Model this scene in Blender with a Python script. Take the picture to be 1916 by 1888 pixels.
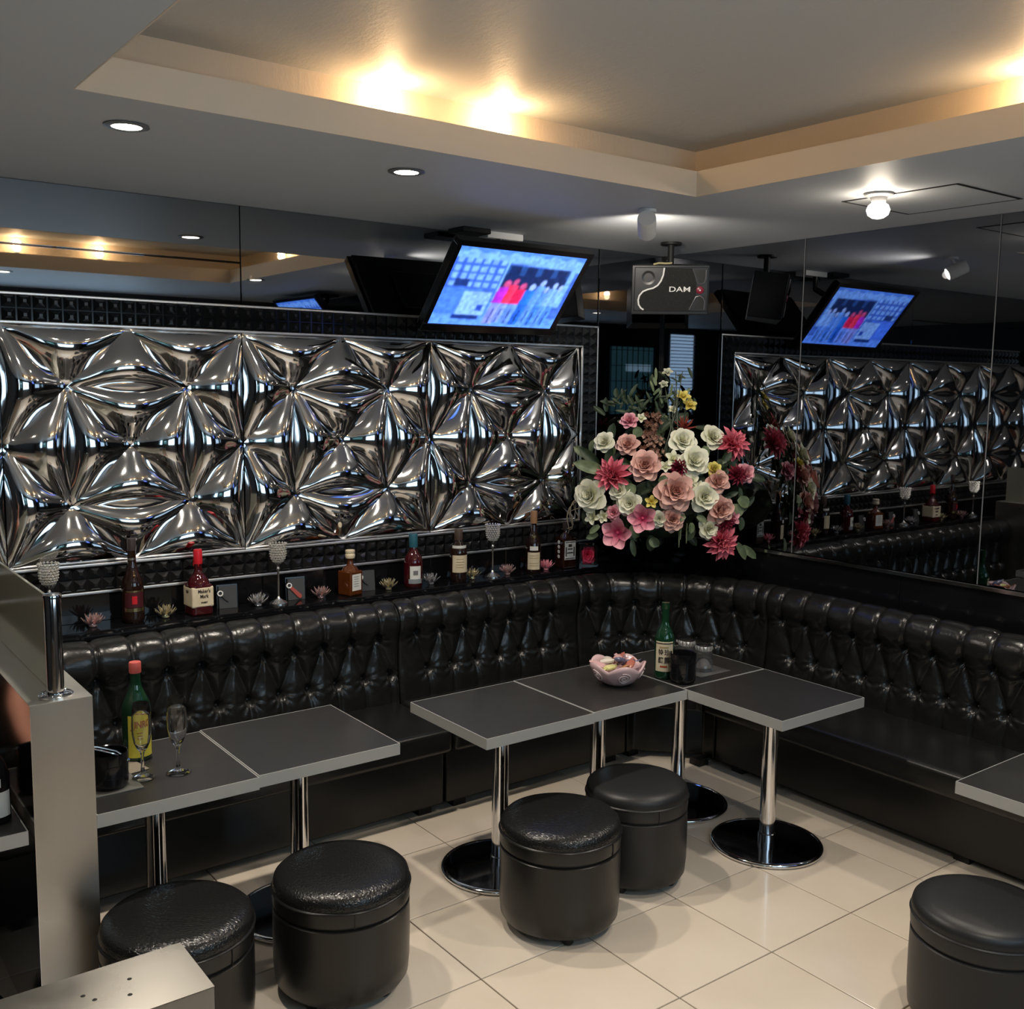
import bpy, bmesh, math, random
import numpy as np
from mathutils import Vector, Matrix

random.seed(7)
for _o in list(bpy.data.objects):
    bpy.data.objects.remove(_o, do_unlink=True)
SC = bpy.context.scene
COL = SC.collection
PI = math.pi
V = Vector

# ------------------------------------------------------------------ camera
cam_d = bpy.data.cameras.new('camera'); cam = bpy.data.objects.new('camera', cam_d); COL.objects.link(cam)
_rt = V((0.799, -0.601, 0.013)); _fw = V((0.5983, 0.7927, -0.1167)).normalized()
_rt = (_rt - _fw * _rt.dot(_fw)).normalized(); _up = _rt.cross(_fw)
_m = Matrix((_rt, _up, -_fw)).transposed().to_4x4(); _m.translation = V((-3.9552, -3.9318, 1.70))
cam.matrix_world = _m
cam_d.sensor_fit = 'HORIZONTAL'; cam_d.sensor_width = 36.0; cam_d.lens = 1913.64 / 1916 * 36.0
cam_d.clip_start = 0.02
SC.camera = cam

# ------------------------------------------------------------------ world, exposure
w = bpy.data.worlds.new('world'); SC.world = w; w.use_nodes = True
w.node_tree.nodes['Background'].inputs[0].default_value = (0.6, 0.75, 1.0, 1)
w.node_tree.nodes['Background'].inputs[1].default_value = 0.02
SC.view_settings.view_transform = 'Standard'; SC.view_settings.look = 'None'
SC.view_settings.exposure = 0.0; SC.view_settings.gamma = 1.0; SC.view_settings.use_curve_mapping = False
DOWN_W = 62.0          # watts of one ceiling downlight
COVE_W = 2.6           # watts of one bulb in the ceiling trough

# ------------------------------------------------------------------ materials
MATS = {}
def mat(name, col, rough=0.5, metal=0.0, spec=0.5, trans=0.0, ior=1.45, emit=None, estr=0.0, coat=0.0, alpha=1.0):
    if name in MATS: return MATS[name]
    m = bpy.data.materials.new(name); m.use_nodes = True
    b = m.node_tree.nodes['Principled BSDF']
    b.inputs['Base Color'].default_value = (*col, 1); b.inputs['Roughness'].default_value = rough
    b.inputs['Metallic'].default_value = metal; b.inputs['Specular IOR Level'].default_value = spec
    b.inputs['Transmission Weight'].default_value = trans; b.inputs['IOR'].default_value = ior
    b.inputs['Coat Weight'].default_value = coat; b.inputs['Alpha'].default_value = alpha
    if emit:
        b.inputs['Emission Color'].default_value = (*emit, 1); b.inputs['Emission Strength'].default_value = estr
    MATS[name] = m
    return m
def nodes(m): return m.node_tree.nodes, m.node_tree.links, m.node_tree.nodes['Principled BSDF']
def add_bump(m, scale=60, strength=0.2, dist=0.002, kind='noise', detail=4, stretch=None, rough=0.6):
    n, l, b = nodes(m)
    tc = n.new('ShaderNodeTexCoord'); mp = n.new('ShaderNodeMapping')
    l.new(tc.outputs['Object'], mp.inputs['Vector'])
    if stretch: mp.inputs['Scale'].default_value = stretch
    if kind == 'noise':
        t = n.new('ShaderNodeTexNoise'); t.inputs['Detail'].default_value = detail; t.inputs['Roughness'].default_value = rough; out = t.outputs['Fac']
    elif kind == 'voronoi':
        t = n.new('ShaderNodeTexVoronoi'); t.feature = 'DISTANCE_TO_EDGE'; out = t.outputs['Distance']
    else:
        t = n.new('ShaderNodeTexWave'); t.inputs['Distortion'].default_value = 6; out = t.outputs['Fac']
    t.inputs['Scale'].default_value = scale
    l.new(mp.outputs['Vector'], t.inputs['Vector'])
    bp = n.new('ShaderNodeBump'); bp.inputs['Strength'].default_value = strength; bp.inputs['Distance'].default_value = dist
    l.new(out, bp.inputs['Height'])
    if b.inputs['Normal'].is_linked:
        l.new(b.inputs['Normal'].links[0].from_socket, bp.inputs['Normal'])
    l.new(bp.outputs['Normal'], b.inputs['Normal'])
    return m
def add_var(m, c1, c2, scale=3, detail=5, stretch=None, lo=0.35, hi=0.65, coord='Object'):
    n, l, b = nodes(m)
    tc = n.new('ShaderNodeTexCoord'); mp = n.new('ShaderNodeMapping'); l.new(tc.outputs[coord], mp.inputs['Vector'])
    if stretch: mp.inputs['Scale'].default_value = stretch
    t = n.new('ShaderNodeTexNoise'); t.inputs['Scale'].default_value = scale; t.inputs['Detail'].default_value = detail
    l.new(mp.outputs['Vector'], t.inputs['Vector'])
    r = n.new('ShaderNodeValToRGB'); r.color_ramp.elements[0].position = lo; r.color_ramp.elements[1].position = hi
    r.color_ramp.elements[0].color = (*c1, 1); r.color_ramp.elements[1].color = (*c2, 1)
    l.new(t.outputs['Fac'], r.inputs['Fac']); l.new(r.outputs['Color'], b.inputs['Base Color'])
    return m
def add_rough(m, r1, r2, scale=8, stretch=None):
    n, l, b = nodes(m)
    tc = n.new('ShaderNodeTexCoord'); mp = n.new('ShaderNodeMapping'); l.new(tc.outputs['Object'], mp.inputs['Vector'])
    if stretch: mp.inputs['Scale'].default_value = stretch
    t = n.new('ShaderNodeTexNoise'); t.inputs['Scale'].default_value = scale; t.inputs['Detail'].default_value = 4
    l.new(mp.outputs['Vector'], t.inputs['Vector'])
    mr = n.new('ShaderNodeMapRange'); mr.inputs['From Min'].default_value = .3; mr.inputs['From Max'].default_value = .7
    mr.inputs['To Min'].default_value = r1; mr.inputs['To Max'].default_value = r2
    l.new(t.outputs['Fac'], mr.inputs['Value']); l.new(mr.outputs['Result'], b.inputs['Roughness'])
    return m
def attr_mat(name, rough=0.5, emit=0.0, trans=0.0):
    m = mat(name, (1, 1, 1), rough)
    n, l, b = nodes(m); a = n.new('ShaderNodeAttribute'); a.attribute_name = 'col'
    if emit:
        b.inputs['Base Color'].default_value = (0.01, 0.01, 0.01, 1)
        l.new(a.outputs['Color'], b.inputs['Emission Color']); b.inputs['Emission Strength'].default_value = emit
    else:
        l.new(a.outputs['Color'], b.inputs['Base Color'])
        b.inputs['Subsurface Weight'].default_value = 0.0
    return m

M_tile = add_rough(add_var(mat('tile_porcelain', (.6, .5, .4), 0.14, coat=0.2), (.68, .585, .47), (.74, .645, .53), 2.2, 6), 0.10, 0.22, 5)
M_grout = mat('grout', (.07, .045, .03), 0.9)
M_ceil = add_bump(mat('ceiling_paint', (.58, .61, .64), 0.55), 30, 0.12, 0.003)
M_coffer = add_bump(add_bump(mat('coffer_wallpaper', (.60, .60, .58), 0.52), 38, 0.55, 0.003, 'noise', 6, (1, .35, 1), 0.8), 38, .55, .003, 'noise', 6, (.35, 1, 1), .8)
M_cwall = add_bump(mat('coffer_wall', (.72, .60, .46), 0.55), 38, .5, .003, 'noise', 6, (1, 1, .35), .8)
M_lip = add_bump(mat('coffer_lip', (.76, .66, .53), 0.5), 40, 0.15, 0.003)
M_black = mat('black_gloss', (.006, .006, .007), 0.12)
M_matt = mat('black_matt', (.008, .008, .008), 0.6)
M_backwall = add_var(mat('back_wall', (.05, .05, .055), 0.6), (.035, .036, .04), (.06, .06, .065), 2)
M_mirL = mat('tinted_mirror_left', (.34, .355, .38), 0.015, 1.0)
M_mirR = mat('tinted_mirror_right', (.27, .28, .305), 0.015, 1.0)
M_panel = add_rough(mat('chrome_panel', (.76, .76, .77), 0.07, 1.0), .05, .10, 3)
M_chrome = mat('chrome', (.78, .78, .79), 0.08, 1.0)
M_dchrome = mat('dark_reflection_chrome', (.30, .305, .33), 0.09, 1.0)  # polished chrome, with the dark surroundings it reflects put into its colour
M_rail = mat('rail_chrome', (.85, .85, .85), .34, 1.0)
M_stud = mat('stud_black', (.012, .012, .013), 0.22)
M_steel = add_rough(add_bump(add_var(mat('brushed_steel', (.5, .47, .43), 0.33, 1.0), (.40, .38, .345), (.50, .47, .43), 5, 4, (1, 1, .06)), 90, .06, .001, 'noise', 3, (1, 1, .02)), .26, .40, 4)
M_steeltop = add_rough(add_bump(mat('worn_steel', (.25, .238, .215), 0.36, 1.0), 50, .08, .001, 'noise', 3, (1, .03, 1)), .2, .36, 6)
M_walltop = add_rough(mat('wall_top_steel', (.62, .60, .54), 0.42, 1.0), .34, .5, 5)
M_psteel = mat('polished_steel', (.55, .53, .52), 0.10, 1.0)
M_leather = add_bump(mat('black_vinyl', (.010, .010, .0095), 0.30), 180, 0.10, 0.001, 'voronoi')
M_tuft = add_bump(add_bump(mat('tufted_vinyl', (.010, .010, .0095), 0.24), 35, 0.34, 0.004), 200, .08, .001, 'voronoi')
M_croc = add_bump(mat('croc_vinyl', (.010, .0102, .010), 0.27), 130, .55, 0.003, 'voronoi', 4, (1, .5, 1))
M_soft = add_bump(mat('soft_vinyl', (.016, .016, .0165), 0.42), 25, 0.10, 0.003)
M_lam = add_rough(mat('table_laminate', (.022, .0215, .021), 0.3), .26, .36, 6)
M_edge = mat('aluminium_edge', (.46, .46, .44), 0.4, 0.3)
M_shelf = mat('shelf_gloss', (.005, .005, .006), 0.06)
M_plastic = mat('black_plastic', (.010, .010, .011), 0.35)
M_screenframe = mat('tv_bezel', (.006, .006, .007), 0.18)
M_white = mat('white_plastic', (.75, .74, .72), 0.45)
M_grey = mat('grey_plastic', (.16, .16, .165), 0.4)
M_lamp = mat('lamp_glow', (1, 1, 1), 0.5, emit=(1.0, .86, .66), estr=30)
M_bulb = mat('bulb_glow', (1, 1, 1), 0.5, emit=(1.0, .86, .68), estr=45)
M_warm = mat('warm_bulb_glow', (1, 1, 1), 0.5, emit=(1.0, .72, .38), estr=14)
M_glass = mat('clear_glass', (1, 1, 1), 0.01, trans=1.0, ior=1.45)
M_pane = mat('partition_glass', (.36, .36, .29), 0.12, trans=0.55, ior=1.45)  # see-through glass; its olive reflection is put into the colour and lower transmission
M_green = mat('green_glass', (.05, .33, .13), 0.03, trans=0.85, ior=1.4)
M_gdark = mat('green_glass_dark', (.006, .035, .014), 0.05, coat=.5)
M_amber = mat('amber_glass', (.022, .006, .003), 0.04, coat=.6)
M_dred = mat('dark_red_glass', (.045, .004, .006), 0.04, coat=.6)
M_dbrown = mat('dark_brown_glass', (.015, .006, .004), 0.05, coat=.6)
M_clearbrown = mat('whisky_glass', (.13, .034, .008), 0.04, coat=.5, trans=.35)
M_redwax = mat('red_wax', (.50, .012, .022), 0.35)
M_pinkcap = mat('salmon_cap', (.55, .10, .085), 0.4)
M_paper = add_var(mat('cream_label', (.62, .53, .36), 0.6), (.58, .49, .33), (.66, .57, .41), 20)
M_wpaper = mat('white_label', (.66, .66, .62), 0.6)
M_ylabel = mat('yellow_label', (.66, .56, .06), 0.5)
M_ink = mat('dark_ink', (.03, .02, .02), 0.6)
M_redink = mat('brown_red_ink', (.36, .06, .015), 0.6)
M_gold = mat('gold_metal', (.62, .50, .26), 0.25, 1.0)
M_silver = mat('satin_silver', (.66, .65, .62), 0.25, 1.0)
M_teal = mat('teal_cap', (.02, .10, .14), 0.4)
M_cork = mat('wooden_cap', (.30, .16, .08), 0.5)
M_crystal = mat('crystal_bead', (.80, .78, .72), 0.16, 0.7)
M_lotus_s = mat('lotus_silver', (.62, .60, .60), 0.12, 0.75)
M_lotus_g = mat('lotus_gold', (.70, .62, .42), 0.12, 0.75)
M_lotus_p = mat('lotus_pink', (.62, .42, .40), 0.12, 0.6)
M_lotus_hp = mat('lotus_rose', (.80, .30, .36), 0.2, 0.1)
M_candy = [mat('candy_' + n, c, .25) for n, c in (('red', (.40, .13, .09)), ('pink', (.58, .34, .33)), ('yellow', (.66, .62, .26)), ('white', (.66, .58, .50)), ('blue', (.11, .12, .20)), ('orange', (.42, .19, .08)))]
M_bowl = mat('pink_ceramic', (.62, .43, .44), 0.22)
M_bowl2 = mat('pale_ceramic', (.74, .60, .60), 0.22)
M_skin = mat('skin', (.48, .22, .15), 0.5)
M_cloth = add_bump(mat('grey_knit', (.26, .25, .24), 0.85), 120, .3, .002)
M_trouser = mat('dark_trousers', (.03, .03, .035), 0.8)
M_hair = mat('dark_hair', (.02, .014, .01), 0.5)
M_flower = attr_mat('petal', 0.55)
M_leafg = add_var(mat('leaf_green', (.03, .05, .025), 0.45), (.018, .034, .014), (.06, .085, .045), 14)
M_leafp = add_var(mat('leaf_pale', (.18, .24, .12), 0.5), (.09, .13, .06), (.24, .29, .16), 18)
M_twig = mat('pale_twig', (.55, .46, .32), 0.6)
M_tv = attr_mat('tv_picture', 0.3, emit=1.75)
M_coaster = add_bump(mat('woven_coaster', (.22, .19, .14), 0.7), 160, .6, .002, 'voronoi')
M_pad = mat('dark_pad', (.12, .12, .11), 0.4)
M_card = mat('grey_card', (.045, .045, .047), 0.5)
M_redtag = mat('red_leather', (.34, .06, .045), 0.5)
M_badge = mat('red_badge', (.20, .01, .03), 0.35)
M_sky = mat('daylight_pane', (.5, .6, .8), 0.5, emit=(.60, .84, 1.0), estr=3.4)
M_tealglow = mat('teal_backlight', (.02, .05, .06), 0.4, emit=(.20, .55, .60), estr=0.42)
M_signglow = mat('lit_sign', (.4, .5, .55), 0.4, emit=(.55, .85, 1.0), estr=1.6)
M_blind = mat('blind_slat', (.45, .5, .6), 0.5)

# ------------------------------------------------------------------ mesh helpers
class MB:
    def __init__(s): s.v = []; s.f = []; s.c = []; s.sm = []
    def add(s, vs, fs, col=None, smooth=True):
        k = len(s.v); s.v += [tuple(p) for p in vs]; s.f += [tuple(i + k for i in f) for f in fs]; s.sm += [smooth] * len(fs)
        s.c += [col] * len(vs) if (col is None or not isinstance(col, list)) else col
        return s
    def box(s, x0, x1, y0, y1, z0, z1, M=None):
        vs = [V((x, y, z)) for x in (x0, x1) for y in (y0, y1) for z in (z0, z1)]
        if M: vs = [M @ p for p in vs]
        return s.add(vs, [(0, 1, 3, 2), (4, 6, 7, 5), (0, 4, 5, 1), (2, 3, 7, 6), (0, 2, 6, 4), (1, 5, 7, 3)], smooth=False)
    def lathe(s, prof, n=32, M=None, cap0=True, cap1=True, col=None):
        vs = []; fs = []
        for r, z in prof:
            for i in range(n):
                a = 2 * PI * i / n; vs.append(V((r * math.cos(a), r * math.sin(a), z)))
        m = len(prof)
        for j in range(m - 1):
            for i in range(n):
                a = j * n + i; b = j * n + (i + 1) % n
                fs.append((a, b, b + n, a + n))
        if cap0: fs.append(tuple(range(n - 1, -1, -1)))
        if cap1: fs.append(tuple(range((m - 1) * n, m * n)))
        if M: vs = [M @ p for p in vs]
        return s.add(vs, fs, col)
    def tube(s, pts, r, n=8, caps=True):
        pts = [V(p) for p in pts]; rs = r if isinstance(r, (list, tuple)) else [r] * len(pts)
        vs = []; fs = []; up = None
        for i, p in enumerate(pts):
            t = (pts[min(i + 1, len(pts) - 1)] - pts[max(i - 1, 0)]).normalized()
            if up is None: up = t.orthogonal().normalized()
            up = (up - t * up.dot(t)); up = up.normalized() if up.length > 1e-6 else t.orthogonal().normalized()
            sd = t.cross(up)
            for k in range(n):
                a = 2 * PI * k / n; vs.append(p + (up * math.cos(a) + sd * math.sin(a)) * rs[i])
        for i in range(len(pts) - 1):
            for k in range(n):
                a = i * n + k; b = i * n + (k + 1) % n; fs.append((a, b, b + n, a + n))
        if caps: fs.append(tuple(range(n - 1, -1, -1))); fs.append(tuple(range((len(pts) - 1) * n, len(pts) * n)))
        return s.add(vs, fs)
    def prism(s, poly, z0, z1, M=None):
        n = len(poly); vs = [V((x, y, z0)) for x, y in poly] + [V((x, y, z1)) for x, y in poly]
        if M: vs = [M @ p for p in vs]
        fs = [tuple(range(n - 1, -1, -1)), tuple(range(n, 2 * n))] + [(i, (i + 1) % n, n + (i + 1) % n, n + i) for i in range(n)]
        return s.add(vs, fs, smooth=False)
    def mesh(s, name):
        me = bpy.data.meshes.new(name); me.from_pydata([tuple(p) for p in s.v], [], s.f); me.update()
        me.polygons.foreach_set('use_smooth', s.sm)
        if any(c is not None for c in s.c):
            a = me.color_attributes.new('col', 'FLOAT_COLOR', 'POINT')
            for i, c in enumerate(s.c):
                c = c or (1, 1, 1); a.data[i].color = (c[0], c[1], c[2], 1)
        return me
    def obj(s, name, m, parent=None, bevel=0, seg=2, subsurf=0, sharp=True):
        return link(name, s.mesh(name), m, parent, bevel, seg, subsurf, sharp)
def link(name, me, m, parent=None, bevel=0, seg=2, subsurf=0, sharp=True):
    o = bpy.data.objects.new(name, me); COL.objects.link(o)
    if m and not me.materials: me.materials.append(m)
    if parent: o.parent = parent
    if bevel:
        b = o.modifiers.new('bevel', 'BEVEL'); b.width = bevel; b.segments = seg; b.limit_method = 'ANGLE'; b.angle_limit = 0.6
    if subsurf:
        q = o.modifiers.new('sub', 'SUBSURF'); q.levels = subsurf; q.render_levels = subsurf
    if sharp and not bevel and hasattr(me, 'set_sharp_from_angle') and any(p.use_smooth for p in me.polygons):
        me.set_sharp_from_angle(angle=0.75)
    return o
def tag(o, label, cat, group=None):
    o['label'] = label; o['category'] = cat
    if group: o['group'] = group
    return o
def thing(name, label, cat, loc=(0, 0, 0), rotz=0.0, group=None):
    o = bpy.data.objects.new(name, None); COL.objects.link(o); o.empty_display_size = .05
    o.location = loc; o.rotation_euler = (0, 0, rotz)
    return tag(o, label, cat, group)
def struct(name, mb, m, bevel=0):
    o = mb.obj(name, m, None, bevel); o['kind'] = 'structure'; return o
def B(x0, x1, y0, y1, z0, z1): return MB().box(x0, x1, y0, y1, z0, z1)
def text_mesh(txt, size, depth=0.0004, wide=1.0, bold=0.0):
    cu = bpy.data.curves.new('lettering', 'FONT'); cu.body = txt; cu.size = size; cu.extrude = depth; cu.offset = bold
    cu.align_x = 'CENTER'; cu.align_y = 'CENTER'; cu.resolution_u = 3
    o = bpy.data.objects.new('lettering', cu); COL.objects.link(o)
    dg = bpy.context.evaluated_depsgraph_get(); me = bpy.data.meshes.new_from_object(o.evaluated_get(dg))
    bpy.data.objects.remove(o, do_unlink=True); bpy.data.curves.remove(cu)
    for vv in me.vertices: vv.co.x *= wide
    return me
def text_flat(name, txt, size, M, m, parent, wide=1.0, bold=0.0):
    me = text_mesh(txt, size, .0005, wide, bold); me.transform(M); return link(name, me, m, parent, sharp=False)
def text_bent(name, txt, size, r, ang, z, m, parent, wide=1.0, bold=0.0):
    me = text_mesh(txt, size, .0003, wide, bold)
    for vv in me.vertices:
        a = ang + vv.co.x / r; rr = r + vv.co.z + .0004
        vv.co = V((rr * math.cos(a), rr * math.sin(a), z + vv.co.y))
    return link(name, me, m, parent, sharp=False)
def band(r, z0, z1, a0, a1, n=18, t=.0006):
    """a label curved round a bottle of radius r"""
    mb = MB(); vs = []; fs = []
    for i in range(n + 1):
        a = a0 + (a1 - a0) * i / n
        for rr, z in ((r, z0), (r + t, z0), (r + t, z1), (r, z1)):
            vs.append(V((rr * math.cos(a), rr * math.sin(a), z)))
    for i in range(n):
        k = 4 * i
        for j in range(4): fs.append((k + j, k + 4 + j, k + 4 + (j + 1) % 4, k + (j + 1) % 4))
    fs += [(0, 1, 2, 3), (4 * n + 3, 4 * n + 2, 4 * n + 1, 4 * n)]
    return mb.add(vs, fs)

# ================================================================== THE ROOM
ZC = 2.38; XW = -6.2; YW = -4.6
T = 0.39882; TX = -2.34753; TY = -1.68385
fl = struct('floor', B(XW, 0, YW, 0, -0.08, -0.006), M_grout)
def tile_mesh(w_, d_):
    bm = bmesh.new(); bmesh.ops.create_cube(bm, size=1)
    for vv in bm.verts: vv.co = V((vv.co.x * w_, vv.co.y * d_, vv.co.z * .008 - .004))
    bmesh.ops.bevel(bm, geom=[e for e in bm.edges if all(vv.co.z > -.001 for vv in e.verts)], offset=.0012, segments=1, affect='EDGES')
    me = bpy.data.meshes.new('tile'); bm.to_mesh(me); bm.free(); me.materials.append(M_tile); return me
_cache = {}
for i in range(-11, 7):
    for j in range(-9, 6):
        x0 = max(TX + i * T, XW); x1 = min(TX + (i + 1) * T, 0); y0 = max(TY + j * T, YW); y1 = min(TY + (j + 1) * T, 0)
        if x1 - x0 < .03 or y1 - y0 < .03: continue
        key = (round(x1 - x0, 3), round(y1 - y0, 3))
        if key not in _cache: _cache[key] = tile_mesh(x1 - x0 - .0045, y1 - y0 - .0045)
        o = link('tile', _cache[key], None, fl, sharp=False); o.location = ((x0 + x1) / 2, (y0 + y1) / 2, 0)
WL = struct('wall_left', B(XW - .12, 0.12, 0, .12, -0.08, 2.75), M_black)
WR = struct('wall_right', B(0, .12, YW, 0, -0.08, 2.75), M_black)
struct('wall_back', B(XW - .12, .12, YW - .12, YW, -0.08, 2.75), M_backwall)
struct('wall_side', B(XW - .12, XW, YW, 0, -0.08, 2.75), M_backwall)
# ceiling with a stepped recess
CX0, CX1, CY0, CY1 = -3.28, -1.15, -3.12, -1.293; CD = .15; ZL = 2.4676; ZT = 2.583
mb = MB()
mb.box(XW, CX0, YW, 0, ZC, ZL); mb.box(CX1, 0, YW, 0, ZC, ZL); mb.box(CX0, CX1, YW, CY0, ZC, ZL); mb.box(CX0, CX1, CY1, 0, ZC, ZL)
struct('ceiling', mb, M_ceil)
mb = MB(); t_ = .004
mb.box(CX0, CX1, CY1 - t_, CY1, ZC - .0005, ZL + .001); mb.box(CX0, CX1, CY0, CY0 + t_, ZC - .0005, ZL + .001)
mb.box(CX0, CX0 + t_, CY0 + t_, CY1 - t_, ZC - .0005, ZL + .001); mb.box(CX1 - t_, CX1, CY0 + t_, CY1 - t_, ZC - .0005, ZL + .001)
struct('trim_1', mb, M_lip)
mb = MB()
mb.box(CX0 - CD - .05, CX1 + CD + .05, CY1 + CD, CY1 + CD + .05, ZL + .001, ZT); mb.box(CX0 - CD - .05, CX1 + CD + .05, CY0 - CD - .05, CY0 - CD, ZL + .001, ZT)
mb.box(CX0 - CD - .05, CX0 - CD, CY0 - CD, CY1 + CD, ZL + .001, ZT); mb.box(CX1 + CD, CX1 + CD + .05, CY0 - CD, CY1 + CD, ZL + .001, ZT)
struct('trim_2', mb, M_cwall)
struct('trim_3', B(CX0 - CD - .05, CX1 + CD + .05, CY0 - CD - .05, CY1 + CD + .05, ZT, ZT + .05), M_coffer)
# ceiling hatch : dark joint with a lid
hx0, hx1, hy0, hy1 = -.69, -.26, -2.03, -1.58
th = thing('ceiling_hatch', 'square ceiling access hatch with a dark joint beside the bare bulb', 'hatch', ((hx0 + hx1) / 2, (hy0 + hy1) / 2, ZC))
a_, b_ = (hx1 - hx0) / 2, (hy1 - hy0) / 2
mb = MB(); mb.box(-a_, a_, -b_, -b_ + .012, -.002, -.0002); mb.box(-a_, a_, b_ - .012, b_, -.002, -.0002); mb.box(-a_, -a_ + .012, -b_ + .012, b_ - .012, -.002, -.0002); mb.box(a_ - .012, a_, -b_ + .012, b_ - .012, -.002, -.0002)
mb.obj('joint', M_matt, th); B(-a_ + .012, a_ - .012, -b_ + .012, b_ - .012, -.0019, -.0002).obj('lid', M_ceil, th)

# ------------------------------------------------------------------ ceiling lamps
def spot(loc, watts, col=(1.0, .90, .77), size=2.3, blend=.75, rad=.035, parent=None, d=(0, 0, -1)):
    L = bpy.data.lights.new('lamp_light', 'SPOT'); L.energy = watts; L.color = col; L.spot_size = size; L.spot_blend = blend; L.shadow_soft_size = rad
    o = bpy.data.objects.new('lamp_light', L); COL.objects.link(o); o.location = loc
    o.rotation_euler = V(d).to_track_quat('-Z', 'Y').to_euler()
    if parent: o.parent = parent
    return o
def downlight(x, y, label, w_=None):
    t = thing('downlight', label, 'ceiling lamp', (x, y, ZC), 0, 'ceiling downlights')
    MB().lathe([(.040, -.001), (.058, -.001), (.060, -.004), (.050, -.007), (.040, -.006)], 32, cap0=False, cap1=False).obj('trim_ring', M_grey, t)
    MB().lathe([(.040, -.0045), (.0005, -.0055)], 32, cap1=False, cap0=False).obj('lens', M_lamp, t)
    spot((0, 0, -.02), w_ or DOWN_W, parent=t)
    return t
downlight(-3.075, -1.019, 'recessed downlight nearest the half wall, left of the other one')
downlight(-2.186, -.998, 'recessed downlight over the gap between the two rows of tables')
downlight(-1.119, -2.743, 'recessed downlight beside the right end of the ceiling recess, out of the picture', 45)
downlight(-2.549, -3.40, 'recessed downlight behind the ceiling recess, seen in the mirror')
downlight(-4.30, -1.37, 'recessed downlight over the neighbouring booth behind the half wall', 30)
t = thing('ceiling_spotlight', 'bare round spotlight bulb glowing beside the ceiling hatch', 'ceiling lamp', (-.726, -1.759, ZC))
MB().lathe([(.05, -.0005), (.05, -.008), (.03, -.014), (.024, -.03)], 28).obj('mount', M_grey, t)
MB().lathe([(.018, -.03), (.034, -.042), (.040, -.058), (.034, -.074), (.02, -.084), (.0005, -.088)], 28, cap1=False).obj('bulb', M_bulb, t)
spot((0, 0, -.10), 30, parent=t, size=2.7)
t = thing('cylinder_spotlight', 'white cylinder spotlight under the ceiling aimed at the flowers', 'ceiling lamp', (-1.096, -.99, ZC))
MB().lathe([(.035, -.0005), (.035, -.012)], 24).obj('mount', M_white, t)
dcyl = V((.62, .60, -.42)).normalized(); q = dcyl.to_track_quat('Z', 'Y').to_matrix().to_4x4(); q.translation = V((-.02, -.02, -.065))
MB().lathe([(.034, -.05), (.036, -.045), (.036, .05), (.030, .05), (.030, .03)], 24, q, cap1=False).obj('shade', M_white, t)
MB().lathe([(.029, .034), (.0005, .036)], 24, q, cap0=False, cap1=False).obj('lens', M_lamp, t)
MB().tube([(0, 0, -.01), (-.02, -.02, -.05)], .009).obj('stem', M_white, t)
spot(tuple(q @ V((0, 0, .055))), 22, parent=t, size=2.6, blend=.9, d=dcyl, rad=.02)
def cove(x, y, label):
    t = thing('trough_bulb', label, 'bulb', (x, y, ZL), 0, 'warm bulbs in the ceiling trough')
    MB().lathe([(.016, .001), (.018, .006), (.016, .018)], 16).obj('socket', M_white, t)
    MB().lathe([(.010, .018), (.022, .030), (.026, .042), (.020, .056), (.0005, .062)], 16, cap1=False).obj('globe', M_warm, t)
    L = bpy.data.lights.new('bulb_light', 'POINT'); L.energy = COVE_W; L.color = (1.0, .62, .30); L.shadow_soft_size = .024
    o = bpy.data.objects.new('bulb_light', L); COL.objects.link(o); o.location = (0, 0, .07); o.parent = t
cove(-2.36, CY1 + .09, 'warm bulb hidden in the trough behind the long lip, left glow')
cove(-1.95, CY1 + .09, 'warm bulb hidden in the trough behind the long lip, right glow')
cove(CX1 + .09, -2.46, 'warm bulb hidden in the trough along the right lip')
cove(-2.5, CY0 - .09, 'warm bulb in the far trough, left of two')
cove(-2.0, CY0 - .09, 'warm bulb in the far trough, right of two')

# ================================================================== MIRRORS AND CLADDING
def slab(name, x0, x1, y0, y1, z0, z1, m, label, cat, group=None, bevel=.0015):
    c = ((x0 + x1) / 2, (y0 + y1) / 2, z0)
    o = B(x0 - c[0], x1 - c[0], y0 - c[1], y1 - c[1], 0, z1 - z0).obj(name, m, None, bevel, 1); o.location = c
    return tag(o, label, cat, group)
def pane(nm, wall, x0, x1, y0, y1, z0, z1, m, label=None, bevel=.0015):
    c = ((x0 + x1) / 2, (y0 + y1) / 2, z0)
    o = B(x0 - c[0], x1 - c[0], y0 - c[1], y1 - c[1], 0, z1 - z0).obj(nm, m, wall, bevel, 1); o.location = c
    if label: o['label'] = label
pane('mirror_pane', WL, -4.4, -2.3475, -.008, -.0005, 2.162, 2.379, M_mirL, 'long tinted mirror pane directly under the ceiling')
pane('mirror_pane', WL, -4.4, -2.3475, -.008, -.0005, 1.998, 2.157, M_mirL, 'low tinted mirror strip above the studded frame')
pane('mirror_pane', WL, -2.3440, -.470, -.008, -.0005, 1.998, 2.379, M_mirL, 'tinted mirror pane behind the television')
pane('mirror_pane', WL, -.462, -.008, -.008, -.0005, .82, 2.379, M_mirR, 'narrow tinted mirror pane left of the corner')
pane('mirror_pane', WR, -.008, -.0005, -.906, -.010, .924, 2.379, M_mirR, 'tinted mirror pane right of the corner')
pane('mirror_pane', WR, -.008, -.0005, -1.821, -.910, .924, 2.379, M_mirR, 'tinted mirror pane that shows the television again')
pane('mirror_pane', WR, -.008, -.0005, -3.2, -1.825, .924, 2.379, M_mirR, 'tinted mirror pane at the right edge')
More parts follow.
